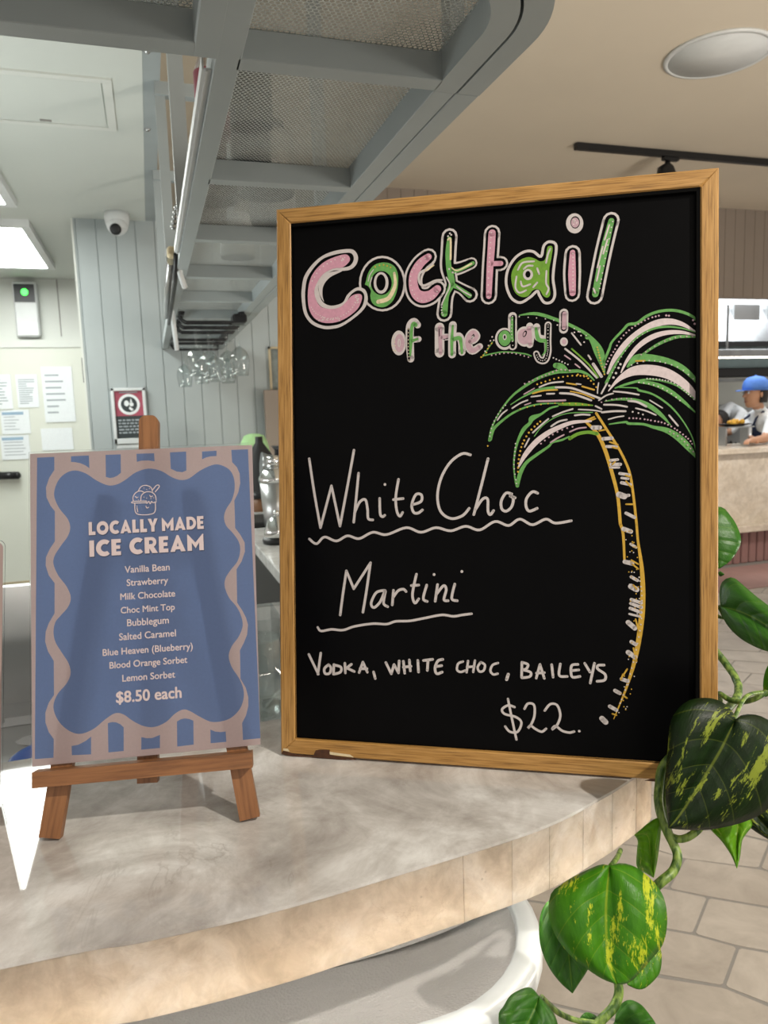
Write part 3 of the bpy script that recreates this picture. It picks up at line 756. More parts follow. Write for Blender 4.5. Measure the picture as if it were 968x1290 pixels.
d.stroke([(312, 240), (330, 240), (330, 380)], 14, Cp, 4*hh).stroke([(338, 440), (380, 460), (480, 412)], [8, 10, 14], Cp, 4*hh).stroke([(375, 575), (420, 610), (475, 640)], 10, Wp, 4*hh)
d.stroke([(300, 510), (325, 570), (290, 650), (265, 710)], 10, Wp, 4*hh).dots([(325, 195), (312, 215), (335, 205), (320, 450), (345, 475), (365, 480)], 7, Wp, 4*hh).dots([(272, 690), (265, 740), (275, 780)], 6, Wp, 4*hh, 16)
d.done('letter', board, BM)
d = D().zoom(510, 260, 5.694)   # c
c2 = [(170, 365), (115, 410), (72, 480), (62, 550), (80, 620), (125, 652), (185, 640), (235, 595)]
d.stroke(c2, [128, 135, 138, 138, 142, 150, 142, 128], Wp, 5*hh).stroke(c2, [98, 104, 106, 106, 110, 118, 110, 98], Kp, 6*hh).stroke(c2, [52, 64, 66, 66, 74, 86, 76, 58], Pp, 7*hh)
d.stroke([(215, 400), (170, 450), (112, 480), (105, 540), (140, 570), (220, 535), (270, 530)], [10, 22, 18, 16, 18, 16, 12], Wp, 8*hh).stroke([(210, 425), (150, 465)], 10, Cp, 9*hh)
d.dots([(180, 360), (110, 400), (50, 480), (45, 560), (75, 640), (130, 680), (200, 655), (250, 590)], 5, Ap, 9*hh, 30)
d.done('letter', board, BM)
d = D().zoom(510, 260, 5.694)   # t
for wd, m, e in ((118, Wp, 1), (86, Kp, 2), (46, Pp, 3)):
    d.stroke([(628, 192), (622, 300), (612, 450), (604, 645)], [wd]*4 if e < 3 else [52, 52, 48, 40], m, e*hh).stroke([(620, 412), (690, 410)], wd*.9 if e < 3 else 36, m, e*hh)
d.dots([(622, 190), (615, 300), (605, 450), (598, 660)], 5, Ap, 4*hh, 28)
d.done('letter', board, BM)
d = D().zoom(630, 260, 5.694)   # a
ao = [(45, 530), (60, 450), (110, 370), (180, 325), (240, 325), (295, 360), (315, 285), (350, 255), (395, 265), (405, 310), (390, 420), (382, 520), (395, 630), (370, 685), (320, 690), (285, 640), (268, 608), (220, 650), (150, 690), (90, 665), (55, 600)]
d.fill(ao, Kp, 1*hh).stroke(ao, 19, Wp, 2*hh, True)
d.fill([(82, 520), (95, 450), (140, 390), (200, 365), (250, 375), (290, 395), (325, 380), (340, 300), (355, 285), (378, 295), (370, 370), (355, 450), (355, 560), (362, 630), (340, 655), (310, 640), (285, 600), (240, 600), (200, 645), (150, 648), (105, 610)], Lp, 3*hh)
d.ell((202, 490), 36, 40, Wp, 4*hh).ell((202, 488), 18, 24, Kp, 5*hh)
for q_ in ([(130, 455), (165, 405), (245, 395)], [(120, 505), (112, 580), (140, 620), (188, 603)], [(150, 540), (165, 575), (218, 560)], [(172, 450), (200, 428), (235, 427)], [(268, 445), (282, 485)], [(240, 580), (268, 548)], [(362, 305), (345, 345), (332, 405)], [(335, 465), (332, 550), (350, 590), (335, 630)]): d.stroke(q_, 13, Wp, 4*hh)
d.done('letter', board, BM)
d = D().zoom(630, 260, 5.694)   # i
d.stroke([(522, 335), (518, 480), (520, 630)], [112, 124, 108], Wp, 1*hh).stroke([(522, 335), (518, 480), (520, 630)], [78, 90, 78], Kp, 2*hh).stroke([(522, 330), (518, 480), (522, 622)], [36, 52, 44], Pp, 3*hh)
d.dots([(525, 340), (525, 600)], 5, Ap, 4*hh, 24).ell((537, 122), 62, 72, Wp, 1*hh).ell((541, 115), 34, 44, Kp, 2*hh).ell((540, 117), 29, 36, Vp, 3*hh).scatter((540, 117), 14, 18, 10, 5, Ap, 4*hh)
d.done('letter', board, BM)
d = D().zoom(630, 260, 5.694)   # l
d.stroke([(798, 100), (740, 340), (680, 645)], [116, 118, 116], Wp, 1*hh).stroke([(798, 100), (740, 340), (680, 645)], [82, 84, 82], Kp, 2*hh).stroke([(800, 105), (745, 330), (685, 630)], [40, 52, 44], Gp, 3*hh)
for q_ in ([(785, 135), (752, 240)], [(738, 290), (700, 440)], [(718, 430), (695, 535)], [(772, 240), (742, 340)], [(672, 590), (684, 620)]): d.stroke(q_, 11, Ap, 4*hh)
d.dots([(810, 110), (770, 300), (725, 540), (712, 610)], 5, Ap, 4*hh, 30)
d.done('letter', board, BM)
# -- of the day!
d = D().zoom(480, 380, 6.914)
d.ell((157, 360), 65, 108, Wp, 1*hh).ell((163, 362), 42, 80, Vp, 2*hh).ell((160, 360), 14, 36, Wp, 3*hh).ell((162, 360), 5, 24, Vp, 4*hh).scatter((115, 380), 14, 70, 14, 4, Cp, 3*hh)
d.done('letter', board, BM)
d = D().zoom(480, 380, 6.914)
d.stroke([(322, 205), (290, 175), (258, 210), (252, 300), (255, 400), (262, 500)], [60, 66, 74, 74, 72, 64], Wp, 5*hh).stroke([(260, 335), (330, 328)], 54, Wp, 5*hh)
d.stroke([(242, 240), (240, 380), (248, 510)], 18, Kp, 6*hh).stroke([(305, 205), (285, 195), (270, 240), (265, 340), (258, 470)], [36, 36, 28, 30, 16], Gp, 7*hh).stroke([(265, 345), (322, 326)], [34, 18], Gp, 7*hh).dots([(242, 240), (240, 380), (248, 510)], 5, Cp, 8*hh, 26)
d.done('letter', board, BM)
d = D().zoom(480, 380, 6.914)
d.stroke([(512, 225), (512, 445)], 86, Wp, 1*hh).stroke([(520, 310), (582, 308)], 58, Wp, 1*hh).stroke([(516, 222), (522, 450)], [38, 30], Vp, 2*hh).stroke([(522, 310), (585, 306)], 34, Vp, 2*hh).stroke([(508, 240), (512, 300)], 7, Kp, 3*hh).stroke([(550, 330), (590, 318)], 6, Kp, 3*hh)
d.done('letter', board, BM)
d = D().zoom(480, 380, 6.914)
d.stroke([(628, 205), (622, 330), (622, 460)], 70, Wp, 4*hh).stroke([(622, 330), (680, 300), (705, 360), (708, 440)], 64, Wp, 4*hh).stroke([(628, 210), (620, 330), (620, 462)], [16, 28, 24], Gp, 5*hh).stroke([(622, 332), (685, 318), (700, 360), (708, 450)], [34, 36, 28, 20], Gp, 5*hh)
d.done('letter', board, BM)
d = D().zoom(480, 380, 6.914)
e_ = [(775, 350), (815, 335), (838, 300), (805, 268), (768, 310), (762, 380), (800, 428), (862, 392)]
d.stroke(e_, [60, 60, 60, 64, 70, 70, 70, 58], Wp, 6*hh).stroke(e_, [30, 34, 34, 38, 42, 46, 44, 30], Vp, 7*hh).stroke([(795, 300), (812, 288), (815, 305)], 6, Kp, 8*hh)
d.done('letter', board, BM)
d = D().zoom(600, 380, 6.914)
d.stroke([(318, 130), (318, 260), (320, 385)], 76, Wp, 4*hh).ell((248, 325), 82, 96, Wp, 4*hh).ell((250, 322), 64, 76, Kp, 5*hh).stroke([(322, 135), (320, 390)], 40, Kp, 5*hh).ell((250, 320), 54, 68, Gp, 6*hh).stroke([(315, 140), (312, 280), (320, 340)], [18, 26, 20], Gp, 6*hh).ell((250, 310), 17, 26, Wp, 7*hh).ell((250, 310), 8, 16, Kp, 8*hh).dots([(318, 130), (310, 260), (322, 390)], 5, Wp, 7*hh, 28)
d.done('letter', board, BM)
d = D().zoom(600, 380, 6.914)
d.ell((425, 305), 76, 88, Wp, 6*hh).stroke([(468, 215), (480, 300), (468, 375)], [62, 56, 60], Wp, 6*hh).ell((420, 305), 56, 68, Vp, 7*hh).stroke([(462, 235), (470, 300), (472, 375)], [40, 36, 30], Vp, 7*hh).ell((425, 282), 16, 30, Kp, 8*hh, .4).ell((422, 284), 9, 20, Vp, 9*hh, .4)
d.done('letter', board, BM)
d = D().zoom(600, 380, 6.914)
y_ = [(628, 205), (625, 340), (625, 440), (600, 510), (550, 505), (525, 455)]
d.stroke([(528, 222), (540, 310), (610, 330)], 62, Wp, 7*hh).stroke(y_, [60, 60, 62, 62, 60, 54], Wp, 7*hh).stroke([(522, 235), (545, 330), (610, 340)], [24, 36, 30], Gp, 8*hh).stroke(y_, [32, 32, 34, 34, 32, 28], Kp, 8*hh).stroke([(608, 340), (605, 430), (575, 470)], [18, 16, 6], Gp, 9*hh).dots(y_, 5, Wp, 10*hh, 17)
d.done('letter', board, BM)
d = D().zoom(600, 380, 6.914)
d.stroke([(765, 100), (763, 240)], 76, Wp, 1*hh).stroke([(765, 105), (765, 235)], 46, Kp, 2*hh).stroke([(770, 105), (766, 228)], 36, Vp, 3*hh).ell((766, 350), 34, 38, Wp, 1*hh).ell((768, 350), 18, 22, Vp, 2*hh)
d.done('exclamation_mark', board, BM)
# -- handwriting
def word(name, zoom, strokes, width, dots=()):
    d = D().zoom(*zoom)
    for i, s_ in enumerate(strokes): d.stroke(s_, width, Wp, (1+i*.08)*hh)
    if dots: d.dots(dots, width*.55, Wp, hh)
    return d.done(name, board, BM)
Z7 = (360, 560, 3.457)
word('written_word', Z7, [[(103, 62), (125, 210), (152, 362)], [(152, 362), (200, 180)], [(200, 180), (237, 355)], [(237, 355), (270, 180), (298, 25)],
     [(318, 125), (308, 230), (297, 338)], [(300, 300), (322, 252), (347, 240), (357, 280), (360, 322), (380, 328)], [(410, 235), (412, 300), (422, 314), (432, 308)],
     [(492, 152), (480, 230), (485, 290), (498, 312), (510, 296)], [(470, 240), (512, 235)], [(553, 262), (590, 248), (592, 220), (568, 218), (550, 262), (558, 295), (578, 298), (596, 285)]], 12, [(433, 174)])
word('written_word', Z7, [[(805, 45), (770, 40), (720, 75), (680, 140), (662, 220), (675, 290), (720, 322), (770, 310), (800, 278)], [(882, 62), (850, 190), (820, 305)], [(826, 285), (858, 238), (880, 238), (882, 290), (892, 305), (906, 288)],
     [(985, 215), (960, 212), (940, 245), (942, 280), (962, 290), (985, 270), (992, 235), (975, 222), (1000, 232)], [(1098, 212), (1075, 206), (1050, 235), (1048, 270), (1062, 290), (1096, 278)]], 12)
word('underline', (0, 0, 1), [[(390, 679), (399, 685), (409, 676.5), (424, 681.5), (438, 675), (452.5, 678.5), (470, 670.5), (487, 673.5), (512, 664.7), (530.6, 670.5), (549.5, 664.7), (568, 668.7), (587, 663), (604.5, 667.6), (624, 657), (641, 662), (655, 654), (671, 661), (688, 654), (700, 659), (720, 656)]], 3.3)
word('written_word', Z7, [[(238, 742), (250, 650), (265, 550)], [(265, 550), (297, 628)], [(297, 628), (370, 515)], [(370, 515), (352, 640), (337, 730)], [(430, 635), (395, 645), (373, 690), (385, 710), (412, 685), (435, 635), (427, 690), (445, 706)],
     [(470, 635), (465, 698)], [(467, 668), (490, 637), (513, 630), (525, 640)], [(570, 565), (553, 650), (563, 690), (580, 672)], [(548, 614), (580, 612)], [(615, 612), (600, 670), (617, 683)], [(662, 610), (652, 682)], [(655, 655), (688, 615), (700, 632), (690, 675), (708, 680)], [(737, 608), (724, 670), (748, 680)]], 12, [(647, 566), (768, 553)])
word('underline', Z7, [[(140, 796), (155, 812), (200, 805), (250, 808), (300, 792), (380, 780), (440, 782), (480, 770), (540, 768), (600, 757), (680, 742), (730, 748), (770, 742), (810, 737)]], 11)
ZV = (380, 800, 4.84)
word('written_word', ZV, [[(45, 118), (103, 238)], [(118, 110), (100, 238)], [(165, 180), (140, 205), (145, 235), (172, 232), (180, 200), (165, 180)], [(198, 180), (195, 238)], [(198, 182), (240, 195), (238, 225), (200, 238)], [(265, 172), (268, 230)], [(305, 178), (270, 205)], [(275, 200), (322, 222)], [(352, 228), (375, 165)], [(375, 165), (402, 226)], [(358, 205), (400, 205)]], 17)
word('written_word', ZV, [[(515, 168), (548, 236)], [(548, 236), (565, 180)], [(565, 180), (592, 230)], [(592, 230), (596, 158)], [(622, 160), (630, 232)], [(658, 152), (664, 218)], [(622, 196), (668, 190)], [(710, 155), (714, 225)], [(745, 155), (800, 148)], [(772, 152), (768, 215)], [(862, 148), (832, 158), (815, 200), (825, 235), (858, 226)], [(820, 192), (855, 186)]], 17)
ZB_ = (570, 810, 4.61)
word('written_word', ZB_, [[(62, 108), (35, 120), (28, 155), (48, 168), (75, 160)], [(92, 104), (84, 170)], [(132, 102), (122, 168)], [(86, 140), (128, 136)], [(165, 112), (148, 140), (158, 165), (182, 160), (190, 128), (168, 112)], [(266, 116), (235, 128), (222, 160), (238, 182), (264, 178)]], 14)
word('written_word', ZB_, [[(405, 112), (403, 200)], [(405, 112), (440, 125), (430, 150), (408, 155)], [(408, 155), (455, 170), (450, 195), (405, 202)], [(488, 204), (510, 125)], [(510, 125), (535, 205)], [(490, 175), (535, 172)], [(578, 126), (586, 198)], [(628, 122), (622, 188), (668, 194)], [(730, 124), (695, 130), (690, 170), (700, 198), (742, 194)], [(694, 160), (735, 156)], [(770, 118), (800, 168)], [(826, 118), (802, 232)], [(882, 128), (848, 130), (845, 150), (888, 182), (885, 215), (842, 222)]], 15)
word('comma', ZV, [[(440, 225), (450, 265)]], 17); word('comma', ZB_, [[(326, 182), (316, 212)]], 18)
word('written_price', ZB_, [[(362, 372), (325, 362), (290, 385), (305, 412), (370, 430), (402, 462), (380, 515), (335, 515), (308, 485)], [(324, 325), (345, 430), (373, 560)], [(420, 382), (440, 352), (475, 360), (478, 420), (460, 470), (440, 495), (455, 480), (485, 500), (520, 515), (545, 498)], [(538, 392), (570, 355), (610, 362), (628, 420), (610, 475), (580, 502), (600, 482), (640, 510), (680, 520), (708, 514)]], 14, [(738, 512)])
# -- palm tree
def frond(name, zoom, items):
    d = D().zoom(*zoom); i = 1
    for it in items:
        k, m = it[0], it[1]
        if k == 's': d.stroke(it[2], it[3], m, i*hh*.6)
        else: d.dots(it[2], it[3], m, 9*hh, it[4] if len(it) > 4 else None)
        i += .3
    return d.done(name, board, BM)
Z6 = (740, 380, 5.375)
frond('palm_frond', Z6, [
 ('s', Gp, [(112, 410), (150, 320), (170, 270), (245, 190), (280, 155), (340, 145), (400, 100), (480, 68), (570, 58), (650, 72), (720, 105), (750, 150), (752, 240)], [16, 16, 14, 16, 18, 20, 18, 18, 18, 18, 16, 14, 10]),
 ('s', Ap, [(140, 485), (190, 380), (270, 280), (370, 200), (470, 148), (560, 135), (650, 155), (740, 208)], [14, 30, 42, 46, 46, 40, 26, 8]),
 ('s', Gp, [(130, 550), (180, 450), (240, 350), (330, 250), (430, 190), (530, 170), (640, 180), (735, 208)], [20, 16, 12, 12, 14, 14, 10, 6]),
 ('s', Ap, [(230, 480), (270, 400), (340, 310), (430, 245), (530, 212), (640, 208), (740, 230)], [8, 20, 30, 34, 30, 22, 8]),
 ('s', Gp, [(350, 380), (430, 320), (520, 270), (620, 238), (745, 240)], [14, 16, 20, 20, 10]),
 ('d', Vp, [(120, 445), (150, 385), (185, 330), (230, 250), (290, 190), (360, 145), (420, 115), (485, 97)], 6, 22), ('d', Vp, [(535, 95), (553, 97), (717, 127), (727, 152)], 7),
 ('d', Wp, [(150, 520), (240, 360), (330, 255), (430, 190)], 4, 34), ('d', Vp, [(365, 360), (500, 280), (620, 240), (740, 238)], 5, 30), ('d', Wp, [(225, 425), (212, 450), (195, 485), (178, 515), (150, 570)], 8)])
frond('palm_frond', Z6, [
 ('s', Gp, [(275, 440), (330, 385), (420, 380), (540, 400), (640, 445), (720, 515), (755, 570)], [14, 46, 46, 36, 34, 26, 8]),
 ('s', Ap, [(145, 605), (210, 530), (300, 475), (400, 462), (520, 480), (620, 530), (700, 600), (752, 672)], [6, 26, 56, 68, 66, 56, 44, 14]),
 ('s', Gp, [(190, 585), (280, 555), (400, 528), (500, 535), (600, 565), (680, 620), (740, 672)], [8, 16, 14, 12, 12, 10, 6]),
 ('s', Gp, [(340, 545), (440, 555), (540, 595), (640, 665), (755, 770)], [10, 26, 30, 22, 4]),
 ('s', Yp, [(330, 402), (390, 400)], 10), ('d', Wp, [(300, 430), (420, 400), (540, 420), (640, 460), (740, 545)], 5, 34), ('d', Wp, [(405, 522), (500, 530), (600, 560), (730, 668)], 5, 18), ('d', Ap, [(350, 548), (450, 565), (550, 610), (640, 680)], 5, 28)])
frond('palm_frond', Z6, [
 ('s', Gp, [(200, 580), (330, 585), (350, 600), (440, 625), (530, 680), (600, 745), (670, 840), (720, 940), (745, 1060)], [6, 8, 14, 12, 12, 10, 8, 8, 6]),
 ('s', Gp, [(120, 675), (220, 660), (330, 668), (420, 705), (500, 765), (565, 835)], [6, 16, 22, 30, 24, 5]),
 ('s', Gp, [(150, 830), (260, 815), (280, 825), (380, 830), (450, 850), (540, 872), (620, 920), (690, 990), (745, 1065)], [8, 14, 16, 16, 20, 34, 44, 38, 6]),
 ('s', Wp, [(180, 608), (260, 615), (350, 630)], 11), ('s', Wp, [(80, 668), (130, 635), (175, 622)], 10), ('s', Wp, [(115, 698), (200, 700), (270, 712)], 12), ('s', Wp, [(100, 750), (180, 742), (260, 742)], 13), ('s', Wp, [(145, 797), (200, 782), (248, 775)], 9),
 ('s', Wp, [(425, 668), (510, 720)], 8), ('s', Wp, [(330, 722), (400, 740), (465, 768)], 10), ('s', Wp, [(280, 672), (340, 680), (400, 710)], 14), ('s', Wp, [(555, 770), (615, 840)], 11), ('s', Wp, [(70, 620), (72, 585), (78, 550)], 8), ('s', Wp, [(97, 622), (135, 552)], 11),
 ('d', Vp, [(285, 790), (350, 792), (450, 808), (525, 825), (600, 865), (690, 935), (715, 975)], 6, 20), ('d', Wp, [(308, 747), (347, 755), (377, 765)], 6), ('d', Vp, [(560, 880), (640, 930), (730, 1030)], 5, 26), ('d', Vp, [(97, 682), (150, 665), (250, 656), (320, 660)], 5, 30)])
Z7c = (600, 440, 5.378)
frond('palm_frond', Z7c, [
 ('s', Gp, [(555, 385), (500, 400), (440, 440), (380, 468), (365, 500), (325, 540), (290, 605), (265, 690), (256, 780), (265, 880), (280, 925)], [10, 14, 16, 36, 22, 26, 18, 14, 10, 12, 24]),
 ('s', Gp, [(280, 920), (300, 840), (340, 770), (410, 715), (490, 660), (520, 630), (580, 615), (630, 592)], [24, 28, 22, 20, 16, 14, 14, 10]),
 ('s', Lp, [(635, 605), (690, 574), (760, 562), (820, 572)], [22, 22, 22, 24]),
 ('s', Ap, [(285, 805), (330, 720), (400, 635), (480, 572), (570, 526), (660, 495), (778, 487)], [10, 30, 36, 34, 30, 24, 14]),
 ('s', Wp, [(385, 565), (440, 515), (490, 472)], 11), ('s', Wp, [(330, 662), (360, 605)], 10), ('s', Wp, [(520, 455), (590, 425), (655, 405)], 11), ('s', Wp, [(510, 522), (560, 490), (615, 477)], 12), ('s', Wp, [(670, 448), (720, 442), (770, 445)], 12), ('s', Wp, [(695, 408), (780, 412), (850, 422)], 9),
 ('s', Vp, [(505, 632), (550, 603), (595, 580)], 10), ('s', Vp, [(635, 560), (690, 537), (745, 530)], 10),
 ('s', Gp, [(395, 590), (450, 520), (540, 460), (640, 432), (790, 428)], 6),
 ('d', Yp, [(435, 490), (380, 540), (345, 585), (310, 655), (290, 745), (285, 830)], 7, 24), ('d', Vp, [(440, 640), (520, 578), (600, 540), (680, 520)], 6, 32), ('d', Wp, [(268, 640), (262, 720), (258, 800), (275, 910)], 5, 26)])
frond('palm_frond', Z7c, [
 ('s', Gp, [(800, 210), (760, 172), (700, 148), (630, 150), (550, 152), (480, 172), (400, 207), (320, 258), (250, 312), (190, 382), (140, 460), (105, 540), (92, 615)], [8, 14, 20, 22, 26, 22, 20, 18, 14, 12, 10, 14, 22]),
 ('s', Gp, [(540, 110), (580, 120), (620, 150)], [36, 44, 20]),
 ('s', Gp, [(98, 610), (120, 540), (180, 482), (250, 432), (340, 392), (440, 370), (560, 365)], [20, 20, 16, 14, 12, 10, 8]),
 ('s', Lp, [(565, 372), (680, 372), (790, 380)], [18, 22, 8]),
 ('s', Gp, [(235, 375), (320, 322), (420, 277), (540, 260)], [6, 10, 20, 22]), ('s', Yp, [(385, 300), (460, 280), (550, 275)], 10),
 ('s', Wp, [(540, 258), (640, 262), (740, 295), (845, 335)], 14), ('s', Yp, [(640, 285), (720, 302), (800, 335)], 8), ('s', Wp, [(570, 298), (660, 305), (780, 346)], 14),
 ('s', Wp, [(430, 257), (500, 230), (590, 220)], 11), ('s', Wp, [(375, 322), (440, 314)], 10), ('s', Wp, [(480, 302), (530, 301)], 11), ('s', Wp, [(245, 400), (300, 365), (350, 345)], 10), ('s', Wp, [(145, 480), (175, 440), (210, 412)], 10),
 ('s', Vp, [(325, 305), (395, 265)], 8), ('s', Vp, [(330, 378), (370, 364)], 8), ('s', Vp, [(415, 352), (500, 350), (605, 346)], 12), ('s', Yp, [(615, 230), (680, 240)], 10), ('s', Wp, [(680, 234), (710, 238)], 9), ('s', Yp, [(720, 252), (800, 275)], 11), ('s', Wp, [(810, 385), (850, 405)], 11),
 ('d', Yp, [(415, 238), (500, 210), (600, 186), (700, 180), (760, 198), (815, 258)], 6, 24), ('d', Yp, [(730, 178), (750, 183), (690, 172)], 6), ('d', Vp, [(330, 235), (400, 205), (480, 175), (560, 140), (640, 145)], 6, 26), ('d', Yp, [(300, 405), (440, 375), (560, 365), (700, 372), (780, 380)], 5, 40), ('d', Wp, [(200, 380), (150, 440), (110, 520), (92, 600)], 5, 20), ('d', Yp, [(80, 655)], 6)])
Z5a = (600, 380, 3.025)
frond('palm_frond', Z5a, [
 ('s', Gp, [(165, 52), (230, 46), (310, 70), (370, 95), (430, 132), (470, 195), (490, 275)], [4, 12, 12, 12, 14, 34, 4]),
 ('s', Gp, [(420, 120), (425, 135)], [8, 18]), ('s', Gp, [(30, 206), (100, 192), (180, 198), (210, 207)], 5), ('s', Gp, [(25, 210), (45, 180), (62, 155)], 5),
 ('s', Lp, [(365, 180), (430, 240), (465, 288)], 6),
 ('s', Wp, [(365, 120), (400, 165)], 6), ('s', Wp, [(340, 180), (400, 228), (460, 290)], 7), ('s', Wp, [(447, 238), (478, 285)], 11), ('s', Vp, [(338, 205), (360, 220)], 5), ('s', Vp, [(378, 238), (396, 252)], 5), ('s', Wp, [(428, 205), (438, 220)], 6),
 ('d', Yp, [(462, 175), (470, 205), (478, 240), (490, 280)], 3, 9), ('d', Wp, [(165, 58), (310, 75), (420, 130)], 2.5, 22), ('d', Vp, [(60, 205), (130, 196), (200, 212)], 3, 14), ('d', Wp, [(295, 215), (350, 240)], 3, 12), ('d', Yp, [(28, 205), (45, 180), (60, 160), (40, 195), (20, 212), (50, 170)], 3.2), ('d', Ap, [(55, 150), (62, 135), (48, 168), (35, 190), (68, 148)], 3), ('d', Ap, [(310, 90), (390, 115), (412, 155), (400, 130), (375, 118), (432, 210)], 3)])
d = D().zoom(600, 380, 3.025)
d.stroke([(415, 455), (460, 500), (490, 560), (515, 640), (540, 740), (550, 847)], [8, 13, 14, 13, 12, 11], Yp, hh).stroke([(415, 455), (450, 440)], 7, Yp, hh).stroke([(425, 458), (455, 446)], 5, Yp, hh).stroke([(458, 425), (500, 490), (550, 570), (585, 650), (600, 740), (612, 847)], 9, Yp, hh)
d.stroke([(550, 847), (561, 886), (566, 990)], [11, 10, 8], Yp, hh).stroke([(612, 847), (618, 916), (632, 1016), (636, 1116), (630, 1216), (610, 1346), (575, 1466), (525, 1590)], [9, 9, 14, 18, 20, 16, 9, 3], Yp, hh)
rb = random.Random(3)
for x0, y0, x1, y1, w_ in [(445, 480, 472, 480, 16), (484, 523, 518, 520, 13), (498, 552, 535, 553, 11), (512, 605, 540, 602, 10), (515, 620, 550, 620, 12), (512, 632, 545, 632, 8), (548, 655, 583, 660, 11), (555, 672, 580, 675, 9), (555, 690, 588, 697, 12), (545, 735, 565, 742, 22), (555, 742, 582, 738, 12), (572, 806, 604, 822, 12), (562, 866, 590, 876, 16), (590, 924, 610, 936, 10), (567, 991, 595, 998, 16), (592, 1049, 615, 1062, 12), (590, 1085, 612, 1097, 20), (592, 1135, 630, 1148, 12), (590, 1150, 630, 1165, 12), (588, 1168, 628, 1184, 12), (585, 1190, 625, 1200, 8), (580, 1222, 605, 1244, 18), (592, 1296, 608, 1306, 14), (580, 1336, 606, 1354, 18), (555, 1438, 578, 1446, 14), (530, 1482, 548, 1492, 14), (510, 1542, 535, 1556, 14), (480, 1588, 494, 1602, 20)]:
    d.stroke([(x0, y0), (x1, y1)], w_, Wp, 2*hh)
for x0, y0, x1, y1 in [(470, 492, 492, 488), (510, 535, 540, 545), (520, 555, 540, 560), (530, 610, 520, 620), (570, 662, 590, 668), (572, 685, 590, 705), (572, 772, 600, 772), (592, 985, 618, 1000), (596, 1000, 618, 1018), (600, 1080, 612, 1095), (608, 1210, 622, 1260), (600, 1320, 612, 1370), (560, 1425, 576, 1400), (552, 1440, 560, 1420), (560, 1500, 575, 1510), (520, 1570, 535, 1575)]:
    d.stroke([(x0, y0), (x1, y1)], 6, Yp, 3*hh)
for _ in range(70):
    t_ = rb.random(); y = 860+t_*720; xc = 585+28*math.sin((t_)*2.2)-75*max(0, t_-.55)**1.1*2
    d.dots([(xc+rb.uniform(-18, 22), y)], 2.4, rb.choice([Yp, Wp, Yp]), 4*hh)
d.dots([(622, 1050), (632, 1120), (628, 1230), (605, 1350), (575, 1460), (545, 1540)], 3, Wp, 5*hh, 14)
d.done('palm_trunk', board, BM)

# ------------------------------------------------------------------ easel and menu poster
PS = .9635
def scaled(P): return [CAM+(p-CAM)*PS for p in P]
pp = scaled(pose([(42, 569), (320, 557), (332, 941), (38, 968)], .216))
PMx = frame(pp[3], pp[2]-pp[3], pp[0]-pp[3]); PW = (pp[2]-pp[3]).length; PH = (pp[0]-pp[3]).length
PN = PMx.to_3x3() @ V((0, 0, 1))
def pq(x, y, off=0.):
    p = PMx.inverted() @ hit(x, y, pp[3], PN); return V((p.x, p.y, off))
def onp(x, y, off): return hit(x, y, pp[3]+PN*off, PN)      # room point on a plane parallel to the poster
def beam(name, p0, p1, wdt, tck, parent, upv=None, mat=None, tip=0., round_=False):
    """bar from p0 to p1, grain along its own x; wdt across the easel face, tck along the face normal"""
    L = frame(p0, p1-p0, (upv or PN).cross(p1-p0)); ln = (p1-p0).length
    a, b = wdt/2, tck/2; mb = MB(); e = .0012
    xs = [(0, 1), (ln, 1)]
    def ringat(x, k): return [(x, -a*k, -b), (x, a*k, -b), (x, a*k, b), (x, -a*k, b)]
    rs = [ringat(0, 1)]
    if round_:
        for q in range(0, 9):
            t_ = q/9; rs.append(ringat(ln-a*.8*(1-t_), max(.1, math.sqrt(max(0, 1-t_*t_)))))
    else: rs.append(ringat(ln, 1))
    mb.loft(rs, 0, True, True, False)
    return obj(name, mb, mat or M_pine, parent, L=L, world=False)
es = thing('table_easel', 'small wooden tripod easel holding the blue ice cream menu', 'easel', T(-.02, .72, CZ))
off = -.0075
def foot(x, y):   # leg bottom at the counter
    return onz(x, y, CZ)
lf, rf = foot(65, 1056), foot(314.5, 1031)
lt, rt = onp(136, 622, off), onp(238, 616, off)
def toplane(p): return p-PN*((p-pp[3]).dot(PN)-off)
def extend_to(p_top, px, py):   # leg line inside the easel plane down to the counter
    q = onp(px, py, off); d_ = q-p_top; k = (CZ+.0022-p_top.z)/d_.z; return p_top+d_*k
lf, rf = extend_to(lt, 65, 1050), extend_to(rt, 314.5, 1026)
beam('leg', lf+PN*0, lt, .0185, .010, es, round_=True); beam('leg', rf, rt, .0185, .010, es, round_=True)
mt = onp(188.5, 524, off-.011); mb_ = onp(187, 985, off-.011)
beam('mast', mb_, mt, .0185, .011, es, round_=True)
cbm0, cbm1 = onp(146, 690, off-.011), onp(240, 684, off-.011)
beam('cross_bar', cbm0, cbm1, .016, .010, es)
rl0 = onp(188, 700, off-.024); rl1 = V((rl0.x+.03, .86, CZ+.004))
beam('rear_leg', rl1, rl0, .0185, .010, es, upv=V((0, 1, 0)))
l0, l1 = onp(44, 981, .004), onp(318.5, 955.5, .004)
beam('ledge', l0, l1, .0135, .016, es)

